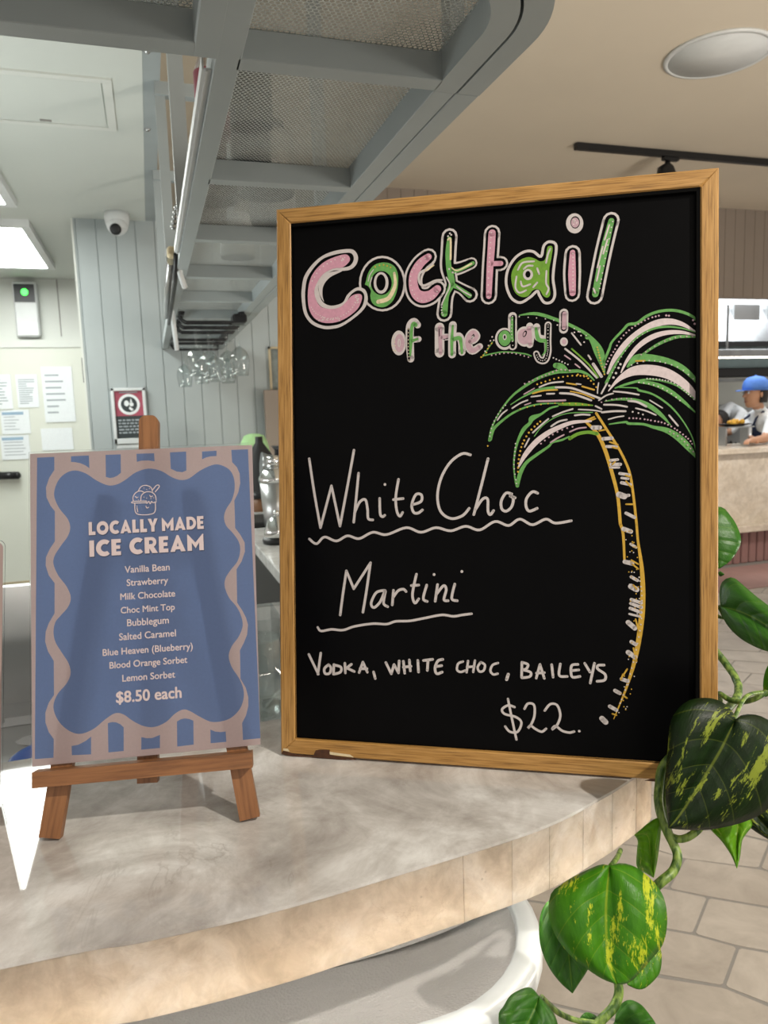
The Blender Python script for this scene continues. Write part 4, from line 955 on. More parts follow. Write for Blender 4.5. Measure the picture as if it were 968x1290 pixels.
ps = thing('menu_poster', 'laminated blue and pink ice cream menu standing on the small easel', 'poster', PMx)
pouch = MB().box((0, 0, -.0022), (PW, PH, -.0016))
mrg = .0022
def PQ(zx, zy, z=1): return pq(20+zx/2.847, (500 if z == 1 else 780)+zy/2.847)
b1, b2 = 1, 2
def loop(pts, n=5): return [V((p[0], p[1], 0)) for p in smooth_line([PQ(*p) for p in pts], n, True)]
def poly(pts): return [PQ(*p) for p in pts]
inner = loop([(137, 350, 1), (152, 300, 1), (182, 272, 1), (215, 264, 1), (252, 275, 1), (290, 300, 1), (330, 317, 1), (362, 314, 1), (392, 298, 1), (430, 271, 1), (475, 257, 1), (520, 265, 1), (560, 288, 1), (592, 298, 1), (622, 292, 1), (660, 265, 1), (700, 246, 1), (730, 243, 1), (765, 260, 1), (782, 290, 1), (785, 330, 1), (775, 370, 1), (755, 402, 1), (747, 432, 1), (755, 462, 1), (780, 490, 1), (800, 520, 1), (805, 552, 1), (795, 590, 1), (770, 622, 1), (752, 652, 1), (750, 682, 1), (765, 720, 1), (790, 750, 1), (807, 782, 1), (814, 820, 1),
  (800, 62, 2), (775, 97, 2), (764, 132, 2), (775, 172, 2), (800, 210, 2), (815, 245, 2), (818, 280, 2), (805, 320, 2), (775, 352, 2), (740, 366, 2), (700, 368, 2), (660, 350, 2), (625, 330, 2), (600, 324, 2), (570, 340, 2), (540, 368, 2), (500, 386, 2), (460, 384, 2), (420, 365, 2), (385, 341, 2), (355, 338, 2), (320, 360, 2), (280, 393, 2), (235, 411, 2), (200, 405, 2), (165, 380, 2), (142, 345, 2), (135, 308, 2), (150, 268, 2), (180, 233, 2), (196, 198, 2), (190, 160, 2), (165, 120, 2), (142, 82, 2), (135, 45, 2), (142, 10, 2),
  (160, 785, 1), (188, 752, 1), (197, 718, 1), (182, 680, 1), (152, 640, 1), (135, 600, 1), (139, 570, 1), (160, 536, 1), (186, 500, 1), (195, 468, 1), (185, 436, 1), (155, 398, 1)], 4)
pieces = [poly(p) for p in (
 [(76, 218, 1), (138, 215, 1), (138, 262, 1), (120, 290, 1), (108, 325, 1), (110, 360, 1), (124, 390, 1), (140, 410, 1), (140, 518, 1), (122, 545, 1), (108, 575, 1), (107, 605, 1), (118, 640, 1), (139, 668, 1), (139, 776, 1), (118, 15, 2), (107, 45, 2), (105, 80, 2), (115, 115, 2), (136, 150, 2), (137, 272, 2), (118, 300, 2), (106, 335, 2), (106, 370, 2), (118, 405, 2), (136, 430, 2), (135, 497, 2), (68, 502, 2)],
 [(198, 213, 1), (262, 210, 1), (264, 256, 1), (250, 246, 1), (232, 238, 1), (212, 234, 1), (198, 233, 1)],
 [(322, 208, 1), (376, 206, 1), (377, 272, 1), (364, 283, 1), (350, 289, 1), (337, 291, 1), (323, 287, 1)],
 [(433, 204, 1), (496, 202, 1), (498, 231, 1), (475, 228, 1), (450, 229, 1), (434, 233, 1)],
 [(553, 199, 1), (611, 196, 1), (612, 264, 1), (597, 270, 1), (578, 268, 1), (556, 258, 1)],
 [(668, 196, 1), (720, 193, 1), (720, 212, 1), (700, 213, 1), (683, 217, 1), (668, 224, 1)],
 [(773, 190, 1), (833, 188, 1), (878, 427, 2), (815, 433, 2), (812, 372, 2), (826, 345, 2), (834, 312, 2), (834, 280, 2), (825, 246, 2), (806, 214, 2), (804, 112, 2), (818, 85, 2), (830, 55, 2), (833, 20, 2), (826, 792, 1), (812, 765, 1), (794, 738, 1), (792, 618, 1), (810, 590, 1), (822, 555, 1), (821, 522, 1), (806, 495, 1), (787, 470, 1), (784, 372, 1), (798, 343, 1), (805, 310, 1), (803, 275, 1), (793, 252, 1), (776, 234, 1)],
 [(200, 455, 2), (225, 450, 2), (250, 437, 2), (270, 421, 2), (270, 485, 2), (201, 488, 2)],
 [(330, 373, 2), (345, 369, 2), (360, 370, 2), (375, 377, 2), (387, 388, 2), (387, 473, 2), (332, 478, 2)],
 [(450, 423, 2), (470, 427, 2), (490, 426, 2), (517, 415, 2), (517, 462, 2), (450, 468, 2)],
 [(578, 367, 2), (592, 359, 2), (606, 356, 2), (622, 358, 2), (637, 364, 2), (638, 450, 2), (579, 457, 2)],
 [(698, 396, 2), (715, 403, 2), (735, 405, 2), (753, 403, 2), (755, 440, 2), (699, 445, 2)])]
border = [pq(43.5, 965.5), pq(328.5, 938), pq(317.8, 560.5), pq(44.5, 571.5)]
border[0].x = border[3].x = .0018
obj('paper', MB().flatholes([border, inner]+pieces), M_pink_paper, ps, L=PMx, world=False, recalc=False)
k = obj('wavy_panel', MB().flat(inner), M_blue_paper, ps, L=PMx, world=False, recalc=False); k['label'] = 'blue wavy edged text panel'
for q in pieces: obj('stripe', MB().flat(q), M_blue_paper, ps, L=PMx, world=False, recalc=False)
obj('laminate', pouch, M_lam, ps, L=PMx, world=False)
def ptext(name, body, x0, x1, y, mat, off, bold=0., hscale=1., shift=(0, 0)):
    cu = bpy.data.curves.new(name, 'FONT'); cu.body = body; cu.size = 1; cu.resolution_u = 4
    cu.align_x = 'LEFT'
    o = bpy.data.objects.new(name, cu); COL.objects.link(o)
    dg = bpy.context.evaluated_depsgraph_get(); me = bpy.data.meshes.new_from_object(o.evaluated_get(dg))
    bpy.data.objects.remove(o)
    xs = [v.co.x for v in me.vertices]; a, b = pq(x0, y), pq(x1, y); s_ = (b.x-a.x)/(max(xs)-min(xs))
    yb = (pq(x0, y).y+pq(x1, y).y)/2
    base = pq((x0+x1)/2, y)
    for v in me.vertices: v.co = V((base.x+(v.co.x-(max(xs)+min(xs))/2)*s_+shift[0], base.y+v.co.y*s_*hscale+shift[1], off))
    # heavier strokes: the same outlines laid beside each other, a hair apart
    mb = MB(); base_v = [v.co.copy() for v in me.vertices]; pf_ = [tuple(p.vertices) for p in me.polygons]
    for k_, (dx, dy) in enumerate(((0, 0),)+tuple((bold*math.cos(a_*math.pi/3), bold*math.sin(a_*math.pi/3)) for a_ in range(6))):
        mb.add([v+V((dx, dy, k_*4e-6)) for v in base_v], pf_)
    bpy.data.meshes.remove(me)
    return obj(name, mb, mat, ps, L=PMx, world=False, recalc=False)
for body, x0, x1, y in (('Vanilla Bean', 157.5, 214, 720), ('Strawberry', 160, 212, 736.5), ('Milk Chocolate', 152, 221, 753.5), ('Choc Mint Top', 152.5, 220.5, 770.5), ('Bubblegum', 160.5, 213, 787), ('Salted Caramel', 150.5, 222, 804), ('Blue Heaven (Blueberry)', 130, 243.5, 822), ('Blood Orange Sorbet', 138.5, 236.5, 838.5), ('Lemon Sorbet', 154.5, 221, 856)):
    ptext('flavour_line', body, x0, x1, y, M_ink, .0003, .00013, 1.06)
ptext('price_line', '$8.50 each', 147, 229, 882, M_ink, .0004, .00035, 1.05); 
# heavy geometric heading letters
def arc(cx, cy, r, a0, a1, n=14, ry=None): return [(cx+r*math.cos(math.radians(a0+(a1-a0)*k/n)), cy+(ry or r)*math.sin(math.radians(a0+(a1-a0)*k/n))) for k in range(n+1)]
S = .30
GL = {'L': (.62, [[(0, 0), (.6, 0), (.6, .26), (S, .26), (S, 1), (0, 1)]]), 'I': (.30, [[(0, 0), (S, 0), (S, 1), (0, 1)]]),
 'O': (1.06, [arc(.53, .5, .53, 0, 360, 36, .52), arc(.53, .5, .24, 360, 0, 24, .22)]),
 'C': (.86, [arc(.52, .5, .52, 48, 312, 26, .52)+arc(.56, .5, .25, 305, 55, 18, .24)]),
 'A': (1.0, [[(0, 0), (.30, 0), (.36, .14), (.64, .14), (.70, 0), (1.0, 0), (.56, 1.03), (.44, 1.03)], [(.44, .33), (.5, .56), (.56, .33)]]),
 'Y': (.86, [[(.28, 0), (.58, 0), (.58, .42), (.88, 1), (.57, 1), (.43, .66), (.29, 1), (-.02, 1), (.28, .42)]]),
 'M': (1.06, [[(0, 0), (.29, 0), (.29, .5), (.53, .14), (.77, .5), (.77, 0), (1.06, 0), (1.06, 1.02), (1.0, 1.02), (.53, .5), (.06, 1.02), (0, 1.02)]]),
 'D': (.88, [[(0, 0), (.36, 0)]+arc(.36, .5, .52, -90, 90, 18, .5)+[(0, 1)], [(.28, .25), (.28, .75)]+arc(.36, .5, .25, 90, -90, 12, .25)]),
 'E': (.60, [[(0, 0), (.6, 0), (.6, .23), (S, .23), (S, .39), (.55, .39), (.55, .61), (S, .61), (S, .77), (.6, .77), (.6, 1), (0, 1)]]),
 'R': (.80, [[(0, 0), (.3, 0), (.3, .3), (.48, 0), (.84, 0), (.60, .38)]+arc(.44, .68, .32, -58, 90, 14, .32)+[(0, 1)], [(.29, .56), (.29, .80)]+arc(.42, .68, .12, 90, -90, 8, .12)])}
def heading(text, x0, x1, yb, yt, gap=.1, sp=.36):
    tot = sum(GL[c][0]+gap if c != ' ' else sp for c in text)-gap
    A, B = pq(x0, yb[0]), pq(x1, yb[1]); wd = (B.x-A.x); sx = wd/tot; hgt = pq(x0, yt).y-pq(x0, yb[0]).y
    by = (A.y+B.y)/2; x = A.x
    for layer, (m, ox, oy, of) in enumerate(((M_inkshadow, .0006, -.0009, .00025), (M_ink, 0, 0, .0005))):
        x = A.x
        for c in text:
            if c == ' ': x += sp*sx; continue
            loops = [[V((x+p[0]*sx+ox, by+p[1]*hgt+oy, of)) for p in l] for l in GL[c][1]]
            obj('heading_letter' if layer else 'letter_shadow', MB().flatholes(loops), m, ps, L=PMx, world=False, recalc=False)
            x += (GL[c][0]+gap)*sx
heading('LOCALLY MADE', 112, 257, (674, 666.5), 657.5, .09, .30)
heading('ICE CREAM', 113, 257, (701.5, 693), 681, .12, .42)
d = Draw(lambda x, y, h: pq(x, y, h), PW/288).zoom(120, 600, 5.694)
hI = .0004
for q, c in (([(285, 190), (300, 270), (420, 265), (432, 188)], 0), ([(270, 180), (268, 192), (365, 190)], 0), ([(270, 180), (370, 178)], 0), ([(275, 178), (272, 150), (290, 120), (322, 105), (350, 115)], 0),
             ([(310, 105), (330, 75), (365, 66), (400, 80), (412, 110)], 0), ([(328, 178), (332, 140), (360, 115), (400, 113), (430, 135), (438, 172)], 0), ([(365, 180), (372, 195), (385, 180), (395, 198), (405, 180), (415, 190), (440, 182)], 0),
             ([(412, 100), (438, 68), (455, 64), (460, 76), (432, 112)], 0), ([(300, 225), (306, 256)], 0), ([(365, 215), (372, 228), (385, 222)], 0), ([(290, 145), (298, 155), (308, 150)], 0), ([(392, 138), (400, 148), (412, 142)], 0)):
    d.stroke(q, 6.5, M_ink, hI)
d.dots([(350, 85), (370, 95), (390, 88), (350, 150), (370, 158), (400, 160), (420, 155), (310, 170), (300, 215)], 3.5, M_ink, hI)
d.done('ice_cream_tub_drawing', ps, PMx)

# sign whose edge shows at the left border
ss = thing('side_sign', 'edge of another upright clear-sleeved sign at the left border', 'sign', T(-.25, .70, CZ))
q0, q1 = onz(2.5, 1010, CZ), dep(6.5, 681, .70)
up_ = (q1-q0); hs = up_.length
y_ax = up_.normalized(); z_ax = V((1, -.08, 0)).cross(y_ax).normalized(); x_ax = y_ax.cross(z_ax)
LS = Matrix(((x_ax.x, y_ax.x, z_ax.x, q0.x), (x_ax.y, y_ax.y, z_ax.y, q0.y), (x_ax.z, y_ax.z, z_ax.z, q0.z), (0, 0, 0, 1)))
def roundsheet(x0, x1, y0, y1, r, z, d):
    pts = [(x0, y0, z), (x1, y0, z)]+[(x1-r+r*math.cos(math.radians(k*15)), y1-r+r*math.sin(math.radians(k*15)), z) for k in range(7)]+[(x0, y1, z)]
    return MB().prism(pts, (0, 0, d))
obj('sleeve', roundsheet(-.16, .0, .002, hs, .006, -.0012, .0012), M_acryl, ss, L=LS, world=False)
obj('print', roundsheet(-.158, -.0016, .005, hs-.002, .005, .0001, .0004), M_sidesign, ss, L=LS, world=False)
obj('foot_block', MB().box((q0.x-.12, q0.y-.012, CZ), (q0.x-.04, q0.y+.03, CZ+.012), 0, .002), M_pine, ss)

# ------------------------------------------------------------------ overhead shelf
ZSF = 1.87; ZM = ZSF+.037; ZL = ZM+.0062
shf = thing('overhead_shelf', 'grey steel overhead shelf with perforated panels hanging over the bar', 'shelf', T(.28, 2.5, ZSF))
def hexmesh(x0, x1, y0, y1, z, pitch, hole, test=None):
    mb = MB(); r = hole; ny = int((y1-y0)/(pitch*.866)); nx = int((x1-x0)/pitch); R = pitch/math.sqrt(3)
    ca = [(math.cos(math.pi/6+math.pi/3*k), math.sin(math.pi/6+math.pi/3*k)) for k in range(6)]
    for j in range(ny+1):
        for i in range(nx+1):
            x = x0+(i+.5*(j & 1))*pitch; y = y0+j*pitch*.866
            if x > x1 or y > y1 or (test and not test(x, y)): continue
            b = len(mb.v)
            for c, s_ in ca: mb.v.append(V((x+R*c, y+R*s_, z)))
            for c, s_ in ca: mb.v.append(V((x+r*c, y+r*s_, z)))
            for k in range(6):
                q = (k+1) % 6; mb.f.append((b+k, b+q, b+6+q, b+6+k)); mb.mi.append(0); mb.sm.append(False)
    return mb
bars = [.935, 1.39, 1.84, 2.31, 2.765, 3.22, 3.68, 4.14]
for i, y in enumerate(bars):
    obj('cross_bar', MB().box((.13, y, ZSF), (.39, y+.03, ZSF+.035), 0, .001), M_grey_steel, shf)
PT = .0068
for i, y in enumerate(bars):
    y1 = bars[i+1] if i+1 < len(bars) else 4.58
    pt = PT if i < 3 else PT*1.5
    obj('perforated_panel', hexmesh(.125, .395, y+.02, y1+.012, ZM, pt, pt*.44), M_mesh, shf)
def inround(x, y): return (x < .27 or y > .80 or (x-.262)**2+(y-.80)**2 < .135**2)
obj('perforated_panel', hexmesh(.125, .395, .66, .945, ZM, PT, PT*.44, inround), M_mesh, shf)
obj('perforated_panel', hexmesh(-.75, .085, .66, .925, ZM, PT, PT*.44), M_mesh, shf)
obj('side_rail', MB().box((.104, .40, ZSF), (.134, 4.59, ZSF+.04), 0, .001), M_grey_steel, shf)
obj('branch_rail', MB().box((-.9, .909, ZSF), (.104, .942, ZSF+.036), 0, .001), M_grey_steel, shf)
obj('branch_end', MB().box((.078, .63, ZSF-.0005), (.108, .942, ZSF+.036), 0, .002), M_grey_steel, shf)
M_liner = paper('dimming_liner', '8f9493', .7)  # sheet added so the perforations read dark against the ceiling
_t = M_liner.node_tree; _o = _t.nodes['Material Output']; _src = _o.inputs[0].links[0].from_socket
_tp = _t.nodes.new('ShaderNodeBsdfTransparent'); _mx = _t.nodes.new('ShaderNodeMixShader'); _mx.inputs[0].default_value = .5
_t.links.new(_src, _mx.inputs[1]); _t.links.new(_tp.outputs[0], _mx.inputs[2]); _t.links.new(_mx.outputs[0], _o.inputs[0])
obj('dimming_liner', MB().prism([(-.74, .665, ZM+.004), (.26, .665, ZM+.004), (.34, .69, ZM+.004), (.39, .76, ZM+.004), (.395, .85, ZM+.004), (.395, 4.57, ZM+.004), (.125, 4.57, ZM+.004), (.125, .925, ZM+.004), (-.74, .925, ZM+.004)], (0, 0, .002)), M_liner, shf)
def curve_rail(r0, r1, z0, z1, x_end=-.9):
    c = (.27, .82); a = [math.radians(-90+90*k/20) for k in range(21)]
    o_ = [(x_end, c[1]-r1)]+[(c[0]+r1*math.cos(t_), c[1]+r1*math.sin(t_)) for t_ in a]+[(c[0]+r1, .966)]
    i_ = [(x_end, c[1]-r0)]+[(c[0]+r0*math.cos(t_), c[1]+r0*math.sin(t_)) for t_ in a]+[(c[0]+r0, .966)]
    mb = MB(); n = len(o_)
    vs = [(x, y, z0) for x, y in o_]+[(x, y, z0) for x, y in i_]+[(x, y, z1) for x, y in o_]+[(x, y, z1) for x, y in i_]
    fs = []
    for k in range(n-1): fs += [(k, k+1, n+k+1, n+k), (2*n+k, 3*n+k, 3*n+k+1, 2*n+k+1), (k, 2*n+k, 2*n+k+1, k+1), (n+k, n+k+1, 3*n+k+1, 3*n+k)]
    fs += [(0, n, 3*n, 2*n), (n-1, 3*n-1, 4*n-1, 2*n-1)]
    return mb.add(vs, fs)
obj('curved_rail', curve_rail(.118, .149, ZSF, ZSF+.04), M_grey_steel, shf)
obj('curved_fascia', curve_rail(.1525, .184, ZSF, ZSF+.06), M_grey_steel, shf)
obj('side_rail', MB().box((.388, .966, ZSF), (.419, 4.59, ZSF+.04), 0, .001), M_grey_steel, shf)
obj('side_fascia', MB().box((.4205, .968, ZSF), (.454, 4.59, ZSF+.06), 0, .001), M_grey_steel, shf)
obj('end_plate', MB().box((.104, 4.56, ZSF), (.454, 4.598, ZSF+.06)), M_grey_steel, shf)
for y in (1.84, 2.77, 3.7):
    obj('hanger_post', MB().box((.096, y, ZSF+.035), (.13, y+.022, 2.592)), M_grey_steel, shf)
    obj('tie_bar', MB().box((.096, y-.01, 2.55), (.46, y+.03, 2.592)), M_grey_steel, shf)
    obj('hanger_post', MB().box((.428, y, ZSF+.058), (.456, y+.03, 2.592)), M_grey_steel, shf)
for y in (1.0,):
    obj('hanger_post', MB().box((.428, y, ZSF+.058), (.45, y+.03, 3.1)), M_grey_steel, shf)
for y in (1.6, 2.55, 3.2): obj('bolt', MB().sphere((.075, y, 2.592), .012, 10, 6), M_steel, shf)

ls = thing('light_strip', 'aluminium light strip fixed along the left edge of the overhead shelf with loose tape ends', 'light strip', T(.095, 1.5, ZSF+.03))
obj('profile', MB().box((.092, .985, ZSF+.006), (.0945, 2.02, ZSF+.022)).box((.0945, .985, ZSF+.006), (.1035, 2.02, ZSF+.008)).box((.0965, .985, ZSF+.0035), (.099, 2.02, ZSF+.0062)), M_white_plastic, ls)
obj('clip', MB().box((.078, 2.12, ZSF+.02), (.1, 2.17, ZSF+.045), 0, .005), M_cream_pen, ls)
obj('loose_strip', MB().tube([(.088, 2.2, ZSF+.02), (.086, 2.6, ZSF-.01), (.09, 2.95, ZSF-.03)], .011, 6), M_steel, ls)
obj('cable', MB().tube([(.1, 2.1, ZSF+.02), (.101, 2.3, ZSF-.015), (.1, 2.7, ZSF-.03), (.098, 3.0, ZSF-.05)], .007, 6), M_blackframe, ls)
obj('tape_end', MB().tube([ony(225, 326, 2.2), ony(227, 345, 2.22), ony(233, 362, 2.25)], .008, 6), M_white_plastic, ls)
obj('tape_end', MB().tube([ony(216, 381, 3.0), ony(219, 410, 3.02), ony(223, 441, 3.05)], .010, 6), M_white_plastic, ls)
mbc = MB()
for i in range(5): mbc.sphere(ony(222.5-1.0*i, 262+6*i, 2.12), .0075, 8, 6)
obj('chain', mbc, M_steel, ls)

# things standing on the shelf
def jar(x, y, r, hgt, label, mat, kind='jar', cap=None):
    t_ = thing('storage_'+kind, label, kind, (x, y, ZL), 'jars and bottles on the overhead shelf')
    obj('body', MB().lathe([(r*.96, ZL+.0005), (r, ZL+.006), (r, ZL+hgt*.8), (r*.7, ZL+hgt*.92)], (x, y, 0), 24), mat, t_)
    obj('lid', MB().lathe([(r*.74, ZL+hgt*.92), (r*.74, ZL+hgt), (.001, ZL+hgt)], (x, y, 0), 24), cap or M_blackframe, t_)
for (px_, py_), r, hg, lb, m, kd, cp in (((336, 246), .060, .14, 'steel pot on the third shelf panel, seen through the perforations beside the right rail', M_steel, 'pot', M_blackframe),
     ((272, 255), .048, .16, 'dark jar on the third shelf panel, seen through the perforations near the left rail', M_brown, 'jar', M_blackframe), ((262, 297), .05, .16, 'dark jar at the far end of the third shelf panel near the left rail', M_brown, 'jar', M_blackframe),
     ((318, 160), .034, .12, 'dark bottle on the second shelf panel, nearer one of the two on the left', M_tray, 'jar', M_steel), ((318, 203), .036, .12, 'dark jar on the second shelf panel at its far left corner', M_tray, 'jar', M_steel),
     ((345, 282), .055, .1, 'pale bowl-like pot on the third shelf panel at its far right', M_white_plastic, 'pot', M_white_plastic), ((300, 325), .05, .12, 'pale pot on the fourth shelf panel', M_white_plastic, 'pot', M_white_plastic)):
    c = onz(px_, py_, ZL); jar(c.x, c.y, r, hg, lb, m, kd, cp)
bt = thing('spirit_bottle', 'bottle with a red label standing on the shelf behind the light strip', 'bottle', (.153, 1.55, ZL), 'jars and bottles on the overhead shelf')
bx_, by_ = .160, 1.55
obj('body', MB().lathe([(.03, ZL), (.032, ZL+.01), (.032, ZL+.2), (.013, ZL+.25), (.012, ZL+.31)], (bx_, by_, 0), 20), M_glass, bt)
obj('label_band', MB().lathe([(.0325, ZL+.20), (.0325, ZL+.08)], (bx_, by_, 0), 20), M_red, bt)
obj('cap', MB().lathe([(.014, ZL+.29), (.014, ZL+.33), (.001, ZL+.33)], (bx_, by_, 0), 16), M_red, bt)

# glass rack and hanging wine glasses
rk = thing('glass_rack', 'black wire rack under the far end of the overhead shelf holding wine glasses', 'rack', T(.26, 3.6, ZSF-.04))
zr = 1.835
yy = [3.05, 3.11, 3.22, 3.28, 3.39, 3.45, 3.7, 3.76, 3.87, 3.93, 4.2, 4.26]
for y in yy:
    obj('wire', MB().tube([(.14, y, zr+.03), (.152, y, zr+.008), (.165, y, zr), (.39, y, zr), (.39, y, zr+.03)], .0042, 6), M_blackframe, rk)
for x in (.15, .38): obj('carrier', MB().box((x-.008, 3.02, zr+.022), (x+.008, 4.3, zr+.036)), M_blackframe, rk)
for x in (.15, .38):
    for y in (3.05, 4.26): obj('bracket', MB().box((x-.012, y-.012, zr+.03), (x+.012, y+.012, ZSF+.002)), M_blackframe, rk)
obj('corner_block', MB().box((.345, 3.03, zr-.005), (.40, 3.12, zr+.03), 0, .006), M_blackframe, rk)
def wineglass(parent_M, label, group, flip=1):
    t_ = thing('wine_glass', label, 'wine glass', parent_M, group)
    def lob(name, prof): return obj(name, MB().lathe(prof, (0, 0, 0), 28), M_thin, t_, L=MW[t_], world=False)
    lob('foot', [(.001, .0045), (.012, .004), (.034, .0015), (.0345, 0), (.001, 0)])
    lob('stem', [(.001, .004), (.008, .005), (.004, .014), (.0037, .075), (.006, .088), (.001, .092)])
    lob('bowl', [(.001, .088), (.012, .092), (.03, .108), (.040, .132), (.042, .152), (.038, .185), (.0325, .212), (.0318, .212), (.0368, .185), (.0405, .152), (.0385, .133), (.029, .111), (.012, .096), (.001, .094)])
    return t_
FL = Matrix.Rotation(math.pi, 4, 'X')
gl = [((247, 3.25), 'hanging wine glass nearest the loose white tape in the front row'), ((263, 3.42), 'second hanging wine glass from the left in the front row'), ((301, 3.25), 'hanging wine glass at the right end of the front row'),
      ((286, 3.42), 'hanging wine glass just behind the right one of the front row'), ((252, 3.9), 'hanging wine glass low in the back row, second from the left'), ((268, 3.73), 'hanging wine glass in the middle of the back row'), ((285, 3.9), 'hanging wine glass at the right of the back row'), ((230, 4.23), 'lone hanging wine glass farthest left under the end of the shelf')]
g0 = None
for (gx, gy), lb in gl:
    c = ony(gx, 430, gy); Mg = T(c.x, gy, zr+.0115) @ FL
    if g0 is None: g0 = wineglass(Mg, lb, 'wine glasses hanging in the rack')
    else: dup(g0, Mg, lb)

# ------------------------------------------------------------------ back bar
bb = thing('back_bench', 'white stone back bench behind the bar', 'bench', T(.7, 3.2, 0))
obj('bench_top', MB().box((.335, 1.95, .96), (.8, 4.55, 1.0), 0, .003), M_bench, bb)
obj('cabinet', MB().box((.36, 1.98, .0), (.78, 4.55, .96)), M_tray, bb)
p = onz(350, 684, 1.0)
bl = thing('domed_canister', 'shiny dome-shaped steel canister with a black base at the front edge of the back bench', 'canister', T(p.x, p.y, 1.0))
obj('base', MB().lathe([(.052, 0), (.055, .012), (.05, .022)], p+V((0, 0, .0005)), 28), M_blackframe, bl)
obj('dome', MB().lathe([(.05, .022), (.045, .05), (.03, .085), (.014, .1), (.001, .104)], p, 28), M_chrome, bl)
obj('knob', MB().sphere(p+V((0, 0, .11)), .012), M_chrome, bl)
p = onz(349, 664, 1.0); p.y = min(p.y, 3.2)
ck = thing('cocktail_shaker', 'steel cocktail shaker beside the left edge of the chalkboard', 'shaker', T(p.x, p.y, 1.0))
obj('cup', MB().lathe([(.045, .0005), (.05, .01), (.062, .19)], p, 28), M_steel, ck)
obj('collar', MB().lathe([(.064, .19), (.066, .2), (.064, .21), (.05, .235), (.036, .25)], p, 28), M_chrome, ck)
obj('cap', MB().lathe([(.03, .25), (.03, .29), (.022, .298), (.001, .3)], p, 28), M_chrome, ck)
p = onz(328, 664, 1.0)
mt_ = thing('bar_mat', 'black rubber bar mat on the back bench beside the menu poster', 'mat', T(p.x, p.y, 1.0))
obj('mat', MB().box((p.x-.06, p.y-.02, 1.0005), (p.x+.09, p.y+.25, 1.022), 0, .004), M_tray, mt_)
p = V((.43, 3.52, 1.0))
jr = thing('brown_jar', 'small jar of amber garnish on the back bench between poster and chalkboard', 'jar', T(p.x, p.y, 1.0))
c = ony(329, 648, 3.45); c.z = 1.023
obj('body', MB().lathe([(.05, 0), (.052, .01), (.05, .06)], c, 24), M_brown, jr); obj('lid', MB().lathe([(.052, .06), (.054, .085), (.001, .088)], c, 24), M_blackframe, jr)
c = ony(340, 648, 3.9); c.z = 1.0
bw = thing('garnish_bowl', 'amber bowl of garnish at the back of the bench', 'bowl', T(c.x, c.y, 1.0))
obj('bowl', MB().lathe([(.04, .0005), (.075, .05), (.08, .07), (.07, .06), (.035, .015), (.001, .012)], c, 24), M_brown, bw)
c = ony(331, 640, 3.75); c.z = 1.0
bt = thing('dark_bottle', 'dark bottle with a yellow label between the menu poster and the chalkboard', 'bottle', T(c.x, c.y, 1.0))
obj('body', MB().lathe([(.06, .0005), (.062, .02), (.062, .27), (.02, .33), (.018, .36), (.001, .36)], c, 24), M_tray, bt)
lb_ = MB()
for k in range(6):
    a0 = math.radians(-95+k*8); a1 = math.radians(-95+(k+1)*8)
    lb_.add([c+V((.063*math.cos(a0), .063*math.sin(a0), .05)), c+V((.063*math.cos(a1), .063*math.sin(a1), .05)), c+V((.063*math.cos(a1), .063*math.sin(a1), .24)), c+V((.063*math.cos(a0), .063*math.sin(a0), .24))], [(0, 1, 2, 3)])
obj('label_band', lb_, M_yellow, bt)
c = ony(343, 640, 3.5); c.z = 1.0
jg = thing('coffee_grinder', 'dark grinder with a side funnel behind the cocktail shaker', 'grinder', T(c.x, c.y, 1.0))
obj('column', MB().lathe([(.05, .0005), (.05, .02), (.035, .04), (.035, .3), (.05, .32)], c+V((.06, .0, 0)), 20), M_blackframe, jg)
e0, e1 = ony(329, 584, 3.5), ony(362, 586, 3.5)
obj('funnel', MB().tube([e0, e0+(e1-e0)*.25, e1], [.055, .045, .042], 18), M_steel, jg)
c = ony(325, 640, 4.1); c.z = 1.0
bn = thing('green_caddy', 'tall narrow caddy draped with a pale green cloth behind the menu poster', 'caddy', T(c.x, c.y, 1.0))
ztop = ony(322, 546, c.y).z-1.0
obj('caddy', MB().lathe([(.05, .0005), (.055, .02), (.055, ztop-.03), (.045, ztop-.014), (.001, ztop-.012)], c, 24), M_tray, bn)
gc = thing('green_cloth', 'pale green cloth draped over the caddy above the top right corner of the menu poster', 'cloth', T(c.x, c.y, 1.0+ztop))
mb = MB(); rings = []
for r, z in ((.001, 0), (.03, -.002), (.055, -.012), (.072, -.05), (.078, -.10), (.082, -.15), (.086, -.22), (.088, -.28)):
    k_ = max(0, (-z-.02))*1.3
    rings.append([c+V((r*(1+k_*math.sin(5*a)+k_*.6*math.sin(8*a+1))*math.cos(a)-.25*max(0, -z-.05)*(math.cos(a) < -.2), r*(1+k_*math.sin(5*a)+k_*.5*math.sin(7*a))*math.sin(a), ztop+z+.10*k_*math.sin(3*a+2.4)-.16*k_*math.sin(a*2))) for a in [2*math.pi*k/48 for k in range(48)]])
mb.loft(rings, 0, False, False); go = obj('drape', mb, M_greencloth, gc); so_ = go.modifiers.new('thickness', 'SOLIDIFY'); so_.thickness = .004
c = ony(349, 600, 4.3)
bk = thing('upright_board', 'pale upright board standing behind the bottles against the panelling', 'board', T(c.x, 4.5, 1.0))
obj('board', MB().box((c.x-.02, 4.5, 1.0005), (c.x+.25, 4.53, 1.62), 0, .004), M_clad_warm, bk)

